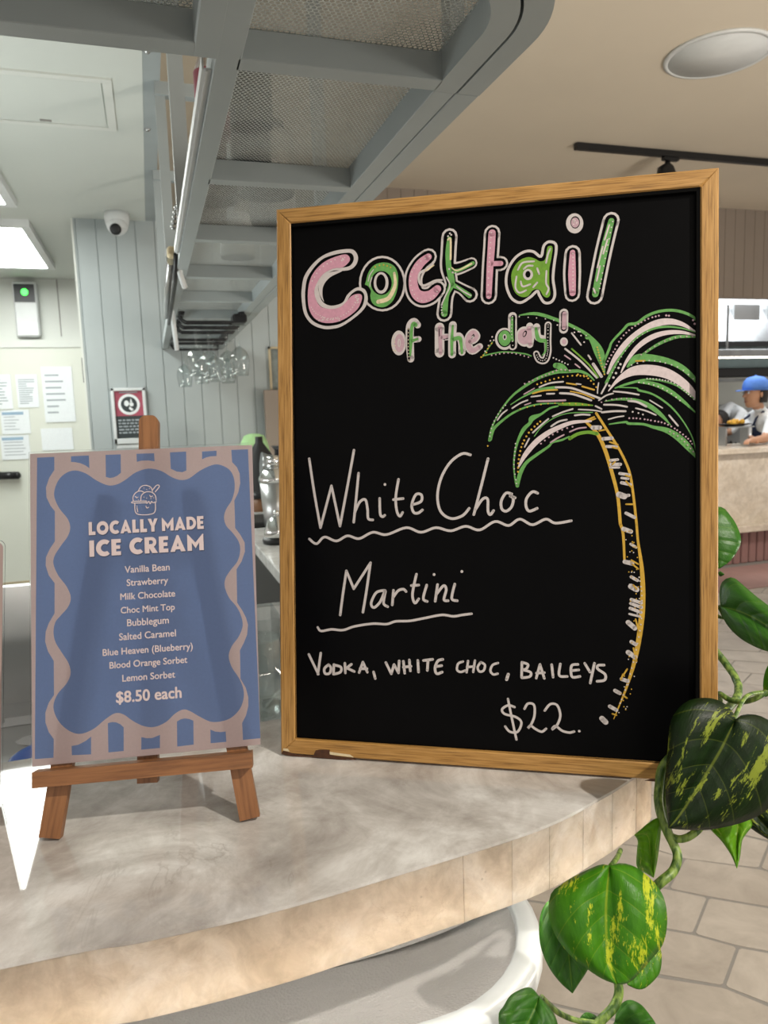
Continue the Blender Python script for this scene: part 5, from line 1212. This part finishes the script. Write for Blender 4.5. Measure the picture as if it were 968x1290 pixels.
# stainless under-bench behind the counter
sb_ = thing('steel_bench', 'low stainless steel bar bench behind the counter', 'bench', T(-.4, 1.3, 0))
obj('bench_top', MB().box((-1.4, .93, .86), (.33, 1.6, .9), 0, .003), M_steel, sb_)
obj('bench_body', MB().box((-1.38, .96, 0), (.31, 1.58, .86)), M_steel, sb_)
zz_ = ony(335, 762, 1.57).z
obj('side_panel', MB().box((-.119, 1.56, .9), (.325, 1.585, zz_), 0, .002), M_steel, sb_)
obj('splash_back', MB().box((-1.4, 1.585, .9), (-.12, 1.61, 1.137)), M_steel, sb_)
wt = MB()
for (x_, y_, r_) in ((-.2, 1.38, .05), (-.24, 1.25, .03), (-.19, 1.2, .04), (-.27, 1.48, .04)):
    wt.add([V((x_+r_*(1+.3*math.sin(3*a+x_*40))*math.cos(a), y_+r_*.8*(1+.3*math.cos(2*a))*math.sin(a), .9006)) for a in [2*math.pi*k/20 for k in range(20)]], [tuple(range(20))])
k = obj('water_spill', wt, M_chrome, sb_, recalc=False); k['kind'] = 'stuff'
c = onz(24, 952, .9)
bd = thing('blue_tub', 'blue plastic tub on the steel bench, its curved rim showing left of the easel', 'tub', T(c.x, c.y, .9))
cc = onz(34, 974, .94)
obj('tub', MB().lathe([(.05, .9005), (.06, .935), (.065, .94), (.061, .943), (.056, .937), (.046, .908), (.001, .906)], (cc.x+.03, cc.y+.05, 0), 30), M_bluebin, bd)
# glass standing behind the poster edge, with a clear holder
cg = V(ony(327, 870, 1.2)); cg.z = .9
g2 = thing('stemless_glass', 'large clear wine glass standing behind the right edge of the menu poster', 'glass', T(cg.x, cg.y, cg.z), 'clear things behind the poster')
obj('bowl', MB().lathe([(.001, .0005), (.03, .001), (.045, .02), (.052, .05), (.05, .085), (.040, .135), (.039, .135), (.0485, .085), (.050, .05), (.043, .022), (.028, .006), (.001, .005)], cg+V((0, 0, .055)), 36), M_thin, g2)
obj('stem', MB().lathe([(.036, .0005), (.036, .003), (.008, .008), (.005, .02), (.006, .05), (.012, .058), (.001, .06)], cg, 30), M_thin, g2)
ch = thing('clear_holder', 'clear acrylic holder behind the wine glass', 'holder', T(cg.x+.03, 1.5, .9))
hx0, hx1, hy = cg.x-.06, ony(345, 800, 1.42).x, 1.42
hm_ = MB()
for a_, b_ in (((hx0, hy), (hx1, hy+.004)), ((hx1-.004, hy-.12), (hx1, hy)), ((hx0, hy-.12), (hx1, hy-.116)), ((hx0, hy-.12), (hx0+.004, hy))): hm_.box((a_[0], a_[1], .9005), (b_[0], b_[1], 1.09))
obj('walls', hm_, M_thin, ch)
cl = thing('white_cord', 'thin white cords lying on the steel bench beside the chalkboard', 'cord', T(.14, 1.02, .9))
obj('cord', MB().tube([onz(331, 882, .905), onz(345, 879, .905), onz(372, 883, .905)], .0028, 6).tube([onz(334, 890, .905), onz(350, 872, .907), onz(372, 852, .905)], .0028, 6), M_white_plastic, cl)

# ------------------------------------------------------------------ pothos plant
pl = thing('pothos_plant', 'trailing pothos with variegated heart-shaped leaves around the right end of the counter', 'plant', T(.42, .80, CZ))
obj('pot', MB().lathe([(.036, CZ+.0005), (.04, CZ+.004), (.05, CZ+.1), (.053, CZ+.1), (.053, CZ+.108), (.047, CZ+.108), (.046, CZ+.09), (.001, CZ+.088)], (.415, .80, 0), 32), M_terracotta, pl)
obj('soil', MB().lathe([(.046, CZ+.086), (.046, CZ+.094), (.001, CZ+.096)], (.415, .80, 0), 24), M_soil, pl)
def vine(pts, r, n=10):   # pts: (x, y, depth) photo points or room Vectors
    P = [p if isinstance(p, Vector) else dep(*p) for p in pts]
    L = smooth_line([tuple(p) for p in P], 6)
    o = obj('stem', MB().tube(L, r, n), M_stem, pl); return o
vine([V((.415, .80, CZ+.09)), V((.45, .80, CZ+.19)), V((.55, .74, CZ+.16)), (925, 850, .82), (905, 905, .74), (862, 940, .685), (836, 965, .682), (831, 990, .68), (830, 1009, .675), (834, 1030, .672), (842, 1050, .668), (850, 1066, .665), (854, 1080, .66), (848, 1098, .655), (831, 1113, .65), (810, 1135, .66), (790, 1190, .67), (779, 1225, .66), (780, 1250, .655), (774, 1268, .65), (758, 1285, .645), (735, 1312, .64)], .0042)
vine([(842, 1052, .668), (856, 1057, .664), (870, 1053, .662), (884, 1040, .668), (893, 1015, .675), (905, 960, .69)], .0034)
vine([(848, 1060, .668), (840, 1035, .676), (836, 1005, .68), (842, 970, .684)], .0028)
vine([V((.43, .79, CZ+.09)), V((.50, .76, CZ+.2)), (890, 868, .80), (907, 874, .77), (920, 881.5, .76), (935, 884, .75), (952, 880, .74), (968, 869, .74), (990, 850, .74)], .0028)
vine([V((.43, .81, CZ+.09)), V((.5, .78, CZ+.24)), (895, 770, .80), (907, 764, .79), (914, 766, .785)], .002)
vine([V((.42, .82, CZ+.09)), V((.48, .80, CZ+.3)), (870, 660, .80)], .002)
vine([(782, 1071, .665), (778, 1080, .645), (770, 1091, .62)], .0022)
vine([(754, 1289, .645), (729, 1286, .642), (712, 1280, .64), (699, 1272, .635), (682, 1256, .63)], .0024)
vine([(925, 903, .672), (918, 925, .67), (938, 880, .70), (960, 872, .735)], .002)
def leaf(base, tip, left, right, mat, d0, d1, bulge=.006, tilt=0., fold=.12, curl=0., mid=None, NS=26, NK=7):
    """outlines run from the leaf base to its tip; depths are real distances along the view axis"""
    def dres(poly, n):
        L = smooth_line(poly, 8); acc = [0]
        for a, b in zip(L, L[1:]): acc.append(acc[-1]+(b-a).length)
        o_ = []
        for k in range(n+1):
            t_ = acc[-1]*k/n; i = 0
            while i < len(acc)-2 and acc[i+1] < t_: i += 1
            f_ = (t_-acc[i])/max(1e-9, acc[i+1]-acc[i]); o_.append(L[i]+(L[i+1]-L[i])*min(1, f_))
        return o_
    ml = dres([base]+list(mid or [])+[tip], NS); ll = dres([base]+left+[tip], NS); rl_ = dres([base]+right+[tip], NS)
    B, T_ = V(base), V(tip); ax = T_-B; lx = V((ax.y, -ax.x)).normalized(); al = ax.length
    wmax = max(max(abs((p-m).dot(lx)) for p, m in zip(ll, ml)), max(abs((p-m).dot(lx)) for p, m in zip(rl_, ml)))
    def pt(p, k, s_):
        t_ = (p-B).dot(ax)/al/al; u = (p-B).dot(lx)/wmax
        dd = d0+(d1-d0)*t_+tilt*u*.01
        dd -= bulge*(math.sin(math.pi*min(1, max(0, k)))*.9)*math.sin(math.pi*min(.95, .1+s_*.9)) 
        dd += fold*.1*k*k*.12+curl*(max(0, t_-.55)**2)
        return dep(p.x, p.y, dd)
    mb = MB(); uv = []
    W2 = 2*NK+1
    for i in range(NS+1):
        s_ = i/NS
        for j in range(-NK, NK+1):
            k = abs(j)/NK; e = ll[i] if j < 0 else rl_[i]
            p = ml[i]+(e-ml[i])*k
            mb.v.append(pt(p, k, s_)); uv.append((j/NK*math.sin(math.pi*min(.98, .05+s_*.93)), s_))
    for i in range(NS):
        for j in range(2*NK):
            a = i*W2+j; mb.f.append((a, a+1, a+W2+1, a+W2)); mb.mi.append(0); mb.sm.append(True)
    o = obj('leaf', mb, mat, pl, recalc=False)
    ul = o.data.uv_layers.new(name='UVMap')
    for lp in o.data.loops: ul.data[lp.index].uv = uv[lp.vertex_index]
    so = o.modifiers.new('thickness', 'SOLIDIFY'); so.thickness = .0005; so.offset = 0
    return o
Z5 = lambda x, y: (820+x/5.378, 860+y/5.378)
Z6_ = lambda x, y: (620+x/4.033, 1020+y/4.033)
Zb = lambda x, y: (880+x/4.773, 630+y/4.773)
# big leaf in the shaded leaf colour
l3 = leaf(Z5(575, 250), Z5(122, 985), [Z5(*p) for p in [(560, 205), (500, 142), (420, 108), (330, 105), (250, 125), (180, 185), (135, 270), (118, 430), (105, 600), (105, 800)]], [Z5(*p) for p in [(600, 228), (650, 215), (720, 220), (800, 255), (880, 340), (915, 500), (890, 700), (800, 850), (640, 940), (410, 993), (220, 995)]], LM[0], .655, .64, .012, 0, .3, 0, [Z5(535, 330), Z5(460, 480), Z5(330, 690), Z5(200, 890)], 34)
l3['label'] = 'largest leaf, coloured dark for its shade, with yellow streaks'
l8 = leaf(Z6_(598, 285), Z6_(636, 887), [Z6_(*p) for p in [(560, 278), (500, 300), (420, 340), (340, 390), (305, 420), (290, 480), (295, 560), (330, 650), (400, 740), (480, 805), (560, 858)]], [Z6_(*p) for p in [(650, 273), (700, 280), (750, 305), (820, 365), (870, 440), (888, 520), (888, 600), (865, 690), (800, 770), (740, 840), (690, 880)]], LM[1], .62, .585, .012, 0, .3, .0, [Z6_(582, 450), (Z6_(580, 600)), Z6_(592, 780)], 34)
l8['label'] = 'bright round leaf with yellow splashes below the counter'
leaf(Z6_(360, 440), Z6_(410, 932), [Z6_(*p) for p in [(300, 455), (255, 510), (240, 600), (250, 700), (290, 800), (350, 880)]], [Z6_(*p) for p in [(450, 480), (520, 600), (520, 730), (485, 815), (440, 885)]], LM[2], .68, .64, .006)
leaf(Z6_(790, 680), Z6_(690, 890), [Z6_(*p) for p in [(850, 700), (862, 750), (855, 820), (830, 860), (780, 905), (740, 912)]], [Z6_(*p) for p in [(740, 690), (690, 740), (670, 820)]], LM[1], .69, .66, .004)
leaf(Z6_(240, 950), Z6_(80, 1240), [Z6_(*p) for p in [(190, 903), (100, 940), (60, 1000), (35, 1040), (45, 1140)]], [Z6_(*p) for p in [(290, 1000), (325, 1060), (328, 1120), (250, 1210), (150, 1250)]], LM[2], .60, .57, .008, 0, .3, 0, [Z6_(200, 1050), Z6_(140, 1150)])
leaf(Z6_(625, 1075), Z6_(820, 1180), [Z6_(*p) for p in [(640, 1010), (690, 968), (750, 985), (800, 1040), (835, 1100)]], [Z6_(*p) for p in [(610, 1120), (660, 1190), (750, 1215)]], LM[2], .66, .63, .006)
leaf(Z6_(540, 1095), Z6_(440, 1100), [Z6_(*p) for p in [(545, 1070), (525, 1045), (480, 1030), (450, 1055)]], [Z6_(*p) for p in [(530, 1130), (480, 1140), (450, 1125)]], LM[2], .66, .65, .003)
leaf(Z6_(822, 345), Z6_(725, 128), [Z6_(*p) for p in [(780, 320), (738, 290), (738, 210), (742, 160)]], [Z6_(*p) for p in [(840, 260), (858, 110), (850, 42), (800, 65), (760, 98)]], LM[3], .69, .67, .006, 0, .3, 0, [Z6_(805, 220), Z6_(790, 130)])
leaf(Z5(590, 880), Z5(585, 1257), [Z5(*p) for p in [(480, 900), (405, 960), (410, 998), (480, 1070), (545, 1165)]], [Z5(*p) for p in [(650, 900), (690, 960), (650, 1020), (620, 1070), (605, 1180)]], LM[3], .70, .66, .006)
leaf(Z5(700, 880), Z5(900, 1120), [Z5(*p) for p in [(640, 900), (640, 945), (700, 1000), (796, 1060)]], [Z5(*p) for p in [(800, 860), (880, 920), (920, 1020)]], LM[0], .71, .69, .005)
leaf(Zb(135, 640), Zb(540, 880), [Zb(*p) for p in [(128, 560), (140, 500), (175, 470), (215, 468), (260, 503), (350, 580), (420, 635), (500, 720)]], [Zb(*p) for p in [(150, 705), (190, 770), (260, 835), (350, 885), (430, 912), (500, 915)]], LM[2], .785, .70, .008, 0, .3, 0, [Zb(200, 655), Zb(300, 690), Zb(420, 760)])
leaf((868, 660), (907, 716), [(880, 642), (908, 638.5), (920, 649), (929, 663), (934, 680), (930, 693), (920, 707)], [(862, 680), (870, 700), (890, 715)], LM[2], .80, .78, .005)
leaf((972, 872), (985, 830), [(964, 878), (962, 860), (966, 842), (975, 832)], [(990, 870), (996, 850), (992, 835)], LM[1], .74, .72, .003)
leaf((905, 722), (913, 723.5), [(907, 719.5), (910, 721)], [(907, 726), (910, 725.5)], LM[2], .79, .785, .0005, NS=6, NK=2)
# ------------------------------------------------------------------ kitchen beyond
kp = thing('kitchen_pass', 'pale stone counter of the open kitchen pass with a ribbed plinth', 'counter', T(5.0, 5.4, 0))
obj('front_panel', MB().box((3.2, 5.36, .36), (8.0, 5.46, 1.0)), M_pass, kp)
obj('top_slab', MB().box((3.2, 5.30, 1.0), (8.0, 6.0, 1.05), 0, .004), M_pass, kp)
obj('foot_ledge', MB().box((3.2, 5.24, .30), (8.0, 5.46, .36), 0, .006), M_pass, kp)
rb_ = MB()
x = 3.2
while x < 6.3: rb_.box((x, 5.33, .0), (x+.075, 5.40, .30), 0, .008); x += .088
obj('ribbed_plinth', rb_, M_pinkbase, kp)
M_mat = plain('pink_floor_runner', 'a58480', .8, 0, .05, 10)
rn = thing('floor_runner', 'dusty pink runner on the floor in front of the kitchen pass', 'rug', T(4.8, 5.0, 0))
obj('runner', MB().box((2.8, 4.55, .0006), (6.6, 5.22, .006)), M_mat, rn)
hd_ = thing('steel_shelf_unit', 'stainless shelving with stacked plates at the back of the kitchen', 'shelving', T(6.9, 7.6, 0))
for z in (1.35, 1.72, 2.1): obj('shelf', MB().box((5.6, 7.64, z), (9, 7.9, z+.03)), M_hood, hd_)
for x in (5.62, 6.6, 7.6): obj('upright', MB().box((x, 7.86, 0), (x+.04, 7.9, 2.12)), M_hood, hd_)
hb = thing('extractor_hood', 'bright stainless extractor hood across the top of the kitchen opening', 'hood', T(6.2, 6.9, 2.1))
c0 = ony(905, 383, 6.9); c1 = ony(905, 435, 6.9)
obj('canopy', MB().loft([[(4.9, 6.5, c1.z), (9, 6.5, c1.z), (9, 7.55, c1.z), (4.9, 7.55, c1.z)], [(4.9, 6.75, c0.z+.15), (9, 6.75, c0.z+.15), (9, 7.55, c0.z+.15), (4.9, 7.55, c0.z+.15)]], 0, True, True, False), M_hood, hb)
for i, x in enumerate((6.05, 6.5, 7.0)):
    obj('filter', MB().box((x, 6.60, c1.z+.08), (x+.34, 6.63, c1.z+.4)), M_steel, hb)
obj('gutter', MB().box((4.9, 6.46, c1.z-.05), (9, 6.52, c1.z)), M_blackframe, hb)
ht = thing('heat_lamp_bar', 'long steel heat lamp bar hanging over the kitchen pass', 'lamp', T(6.0, 5.9, 1.95))
c0 = ony(940, 447, 5.8)
obj('housing', MB().box((4.6, 5.75, c0.z-.02), (8, 5.85, c0.z+.05), 0, .006), M_hood, ht)
obj('tube', MB().box((4.6, 5.77, c0.z-.028), (8, 5.83, c0.z-.02)), emit('heat_lamp', 'fff4e0', 6), ht)
obj('bracket', MB().box((5.235, 5.79, c0.z+.05), (5.25, 5.805, 2.36)), M_hood, ht)
z0_, z1_ = ony(940, 464, 7.5).z, ony(940, 440, 7.5).z
tw = thing('tiled_wall', 'pale teal tiled splashback at the back of the kitchen', 'wall', T(7, 8.0, 1.2))
obj('tiles', MB().box((5.0, 7.585, z0_), (9, 7.62, z1_)), M_teal, tw)
ov = thing('cooking_range', 'dark cooking range at the back of the kitchen', 'stove', T(6.9, 7.4, 0))
obj('body', MB().box((5.4, 7.0, 0), (9, 7.6, 1.0)), M_steel, ov)
ov2 = thing('wall_oven', 'black band of an oven on the wall behind the kitchen workers', 'oven', T(6.9, 7.4, 1.4))
obj('oven_body', MB().box((5.4, 7.3, z0_-.11), (9, 7.57, z0_-.005), 0, .01), M_blackframe, ov2)
def plates(x, y, z, n, label):
    for i in range(n):
        t_ = obj('plate', MB().lathe([(.001, 0), (.06, .002), (.12, .012), (.122, .015), (.06, .006), (.001, .005)], (x, y, z+.014*i), 24), M_white_plastic)
        tag(t_, label+(', topmost' if i == n-1 else ', %s from the bottom' % ('first', 'second', 'third', 'fourth', 'fifth')[i]), 'plate', 'stacked plates in the kitchen')
c = ony(917, 517, 7.15); 
sh_ = thing('pass_rack', 'steel plate rack behind the bent kitchen worker', 'rack', T(c.x, 7.15, 1.0))
obj('rack_shelf', MB().box((c.x-.3, 7.06, c.z-.03), (c.x+.4, 7.28, c.z-.001)), M_hood, sh_)
obj('rack_leg', MB().box((c.x-.28, 7.2, 1.0005), (c.x-.25, 7.23, c.z)), M_hood, sh_); obj('rack_leg', MB().box((c.x+.35, 7.2, 1.0005), (c.x+.38, 7.23, c.z)), M_hood, sh_)
plates(c.x+.02, 7.18, c.z, 5, 'white plate in the stack on the kitchen rack')
c = ony(925, 537, 5.75)
pt_ = thing('served_plate', 'plate of golden food on the raised pass stand near the kitchen workers', 'plate', T(c.x, 5.75, c.z))
obj('dish', MB().lathe([(.001, 0), (.08, .002), (.15, .02), (.152, .024), (.08, .008), (.001, .007)], c, 28), M_blackframe, pt_)
fd = MB(); rr = random.Random(2)
for _ in range(14): fd.sphere(c+V((rr.uniform(-.07, .07), rr.uniform(-.05, .05), .02+rr.uniform(0, .03))), rr.uniform(.015, .028), 8, 6)
obj('food', fd, M_food, pt_)
ps2 = thing('pass_stand', 'small steel stand on the kitchen pass under the served plate', 'stand', T(c.x, 5.75, 1.05))
obj('stand_top', MB().box((c.x-.15, 5.65, c.z-.012), (c.x+.15, 5.85, c.z-.0005)), M_steel, ps2)
for dx in (-.13, .13): obj('stand_leg', MB().box((c.x+dx-.008, 5.7, 1.0505), (c.x+dx+.008, 5.8, c.z-.012)), M_steel, ps2)

# people in the kitchen
def skin_body(name, joints, edges, root, parent, mats, pick, sub=2):
    me = bpy.data.meshes.new(name); me.from_pydata([tuple(p) for p, r in joints], edges, [])
    o = bpy.data.objects.new(name, me); COL.objects.link(o)
    sk = o.modifiers.new('skin', 'SKIN'); sk.use_smooth_shade = True
    for v, (p, r) in zip(me.skin_vertices[0].data, joints):
        v.radius = (r, r) if not isinstance(r, tuple) else r; v.use_root = False
    me.skin_vertices[0].data[root].use_root = True
    sb__ = o.modifiers.new('sub', 'SUBSURF'); sb__.levels = sub; sb__.render_levels = sub
    dg = bpy.context.evaluated_depsgraph_get(); m2 = bpy.data.meshes.new_from_object(o.evaluated_get(dg))
    bpy.data.objects.remove(o); bpy.data.meshes.remove(me)
    Mi = MW[parent].inverted(); m2.materials.clear()
    for m in mats: m2.materials.append(m)
    for p in m2.polygons: p.material_index = pick(p.center); p.use_smooth = True
    for v in m2.vertices: v.co = Mi @ v.co
    m2.name = name; q = bpy.data.objects.new(name, m2); COL.objects.link(q); q.parent = parent; MW[q] = MW[parent]
    return q
def hand_edges(J, E, wrist, dirv, side):
    """palm, four fingers, thumb"""
    d_ = dirv.normalized(); palm = J[wrist][0]+d_*.055; J.append((palm, (.022, .016))); pi = len(J)-1; E.append((wrist, pi))
    for k, ln in enumerate((.062, .07, .066, .052)):
        b_ = palm+d_*.03+side*(.026-.017*k); J.append((b_, .009)); E.append((pi, len(J)-1))
        J.append((b_+d_*ln*.5+V((0, 0, -.008)), .008)); E.append((len(J)-2, len(J)-1))
        J.append((b_+d_*ln*.85+V((0, 0, -.03)), .007)); E.append((len(J)-2, len(J)-1))
    J.append((palm-d_*.01+side*.036, .009)); E.append((pi, len(J)-1)); J.append((palm+d_*.025+side*.05+V((0, 0, -.015)), .008)); E.append((len(J)-2, len(J)-1))
HS = 1.15
def person(name, label, head, fwd, hips, lean_neck, hands, cap=False):
    fx = V(fwd).normalized(); sd = V((0, 0, 1)).cross(fx)       # left side
    hip, neck = V(hips), V(lean_neck)
    t_ = thing('person', label, 'person', T(hip.x, hip.y, 0), 'kitchen workers')
    J = []; E = []
    def j(p, r): J.append((V(p), r)); return len(J)-1
    pel = j(hip, (.16, .12)); wa = j(hip+(neck-hip)*.35, (.145, .11)); chs = j(hip+(neck-hip)*.75, (.17, .12)); nk = j(neck+V((0, 0, .03)), .058)
    E += [(pel, wa), (wa, chs), (chs, nk)]
    hb_ = j(V(head)+V((0, 0, -.06)), .06); E.append((nk, hb_))
    for s_, hnd in ((1, hands[0]), (-1, hands[1])):
        sh = j(neck+sd*(.19*s_)+V((0, 0, -.06)), .062); E.append((chs, sh))
        wr = V(hnd); up = neck+sd*(.19*s_)+V((0, 0, -.06)); el = up.lerp(wr, .5)+V((0, 0, -.09))+sd*(.05*s_)
        e_i = j(el, .046); w_i = j(wr, .028); E += [(sh, e_i), (e_i, w_i)]
        hand_edges(J, E, w_i, (wr-el), -sd*s_)
        th = j(hip+sd*(.1*s_)+V((0, 0, -.12)), .09); kn = j(hip+sd*(.11*s_)+fx*.03+V((0, 0, -.5)), .06); an = j(V((hip.x, hip.y, .09))+sd*(.11*s_)-fx*.02, .042); to = j(V((hip.x, hip.y, .04))+sd*(.12*s_)+fx*.14, .038)
        E += [(pel, th), (th, kn), (kn, an), (an, to)]
    els = []
    def pick(c):
        p = c
        if (p-V(head)).length < .17 and p.z < V(head).z+.05: return 1
        for hnd in hands:
            if (p-V(hnd)).length < .2: return 1
        if p.z < hip.z-.04: return 2
        return 0
    skin_body('body', J, E, pel, t_, [M_shirt, M_skin, M_pants], pick)
    hp = V(head); q = fx.to_track_quat('X', 'Z').to_matrix() @ Matrix.Scale(HS, 3)
    # head: skull, jaw, nose, ears, eyes, mouth in one mesh
    mb = MB(); rings = []
    for z, rx, ry, ox in ((-.12, .03, .028, .035), (-.105, .055, .05, .025), (-.07, .075, .06, .012), (-.03, .088, .07, .006), (.01, .095, .074, .0), (.05, .097, .075, -.004), (.085, .085, .067, -.006), (.11, .055, .045, -.008), (.122, .012, .012, -.008)):
        rings.append([hp+q @ V((ox+rx*math.cos(a), ry*math.sin(a), z)) for a in [2*math.pi*k/24 for k in range(24)]])
    mb.loft(rings, 0)
    mb.loft([[hp+q @ V(v_) for v_ in r] for r in ([(.092, -.006, .02), (.092, .006, .02), (.09, .006, .015), (.09, -.006, .015)], [(.115, -.014, -.028), (.115, .014, -.028), (.088, .016, -.034), (.088, -.016, -.034)])], 0)
    for s_ in (1, -1):
        mb.sphere(hp+q @ V((-.005, .075*s_, -.01)), .024, 10, 8, 0, (.7, .5, 1.3))
        mb.sphere(hp+q @ V((.086, .03*s_, .008)), .011, 10, 8, 1); mb.sphere(hp+q @ V((.094, .03*s_, .008)), .006, 8, 6, 2)
        mb.box(hp+q @ V((.09, .03*s_-.016, .03))-V((.004, .004, 0)), hp+q @ V((.09, .03*s_+.016, .03))+V((.004, .004, .006)), 2)
    mb.tube([hp+q @ V((.082, -.022, -.068)), hp+q @ V((.09, 0, -.07)), hp+q @ V((.082, .022, -.068))], .006, 6, 3)
    obj('head', mb, [M_skin, M_paper, M_hair, plain('lips_'+name, '8d5148', .5)], t_)
    hr = MB(); rings = []
    for z, r in ((-.08, .078), (-.02, .088), (.04, .093), (.09, .08), (.122, .05), (.132, .008)):
        rings.append([hp+q @ V((-.016+(r*1.12)*math.cos(a)*(1 if math.cos(a) < .3 or z > .06 else .3), r*.92*math.sin(a), z)) for a in [2*math.pi*k/24 for k in range(24)]])
    obj('hair', hr.loft(rings, 0), M_hair, t_)
    if cap:
        cp = MB(); rings = []
        for z, r in ((.025, .105), (.055, .108), (.1, .098), (.135, .068), (.148, .01)):
            rings.append([hp+q @ V((-.004+r*1.06*math.cos(a), r*.86*math.sin(a), z)) for a in [2*math.pi*k/24 for k in range(24)]])
        cp.loft(rings, 0)
        br = [(.06, -.07), (.12, -.062), (.165, -.035), (.178, 0), (.165, .035), (.12, .062), (.06, .07)]
        cp.prism([hp+q @ V((x, y, .028-.1*max(0, x-.1))) for x, y in br], (0, 0, .007))
        cp.sphere(hp+q @ V((0, 0, .148)), .01, 8, 6)
        obj('cap', cp, M_cap, t_)
    return t_, fx, sd, hip, neck
c = ony(952, 493, 6.08); hp_ = V((c.x, c.y, c.z-.02))
fw = V((-.9, .12, 0)).normalized()
nk_ = hp_+V((.1, .04, -.2)); hi_ = V((c.x+.28, c.y+.16, .98))
h1 = ony(933, 556, 5.55); h1.z = 1.10
HS = 1.18
t_, fx, sd, hip, neck = person('a', 'kitchen worker in a blue cap and navy apron leaning over the pass', hp_, fw, hi_, nk_, (h1+V((.1, -.03, 0)), h1+V((.25, .1, .0))), True)
# apron: bib and skirt standing off the chest, plus neck strap
ax_ = (neck-hip).normalized(); apm = MB()
fr_ = fx-ax_*fx.dot(ax_); fr_.normalize()
def apt(h_, u, o_): return hip+(neck-hip)*h_+sd*u+fr_*o_
rings = []
for h_, wd, of_ in ((-1.0, .2, .165), (-.4, .19, .16), (0, .18, .15), (.3, .16, .145), (.55, .13, .15), (.80, .10, .155)):
    rings.append([apt(h_, wd*math.sin(a), of_*math.cos(a)+.012*(1)) for a in [math.radians(-75+150*k/12) for k in range(13)]])
apm.loft(rings, 0, False, False, True, False)
ao_ = obj('apron', apm, M_apron, t_); m_ = ao_.modifiers.new('cloth', 'SOLIDIFY'); m_.thickness = .006
obj('apron_strap', MB().tube([apt(.80, -.09, .14), apt(.95, -.085, .10), apt(1.05, -.07, 0)], .012, 6).tube([apt(.80, .09, .14), apt(.95, .085, .10), apt(1.05, .07, 0)], .012, 6), M_apron, t_)
sh0 = ony(927, 517, 6.85)
person('b', 'kitchen worker in white bending over, back turned, beside the chalkboard edge', V((sh0.x-.34, 6.75, sh0.z-.14)), V((-.98, 0, 0)), V((sh0.x+.1, 6.82, 1.05)), V((sh0.x-.12, 6.8, sh0.z+.02)), (V((sh0.x-.45, 6.7, 1.12)), V((sh0.x-.42, 6.9, 1.12))))
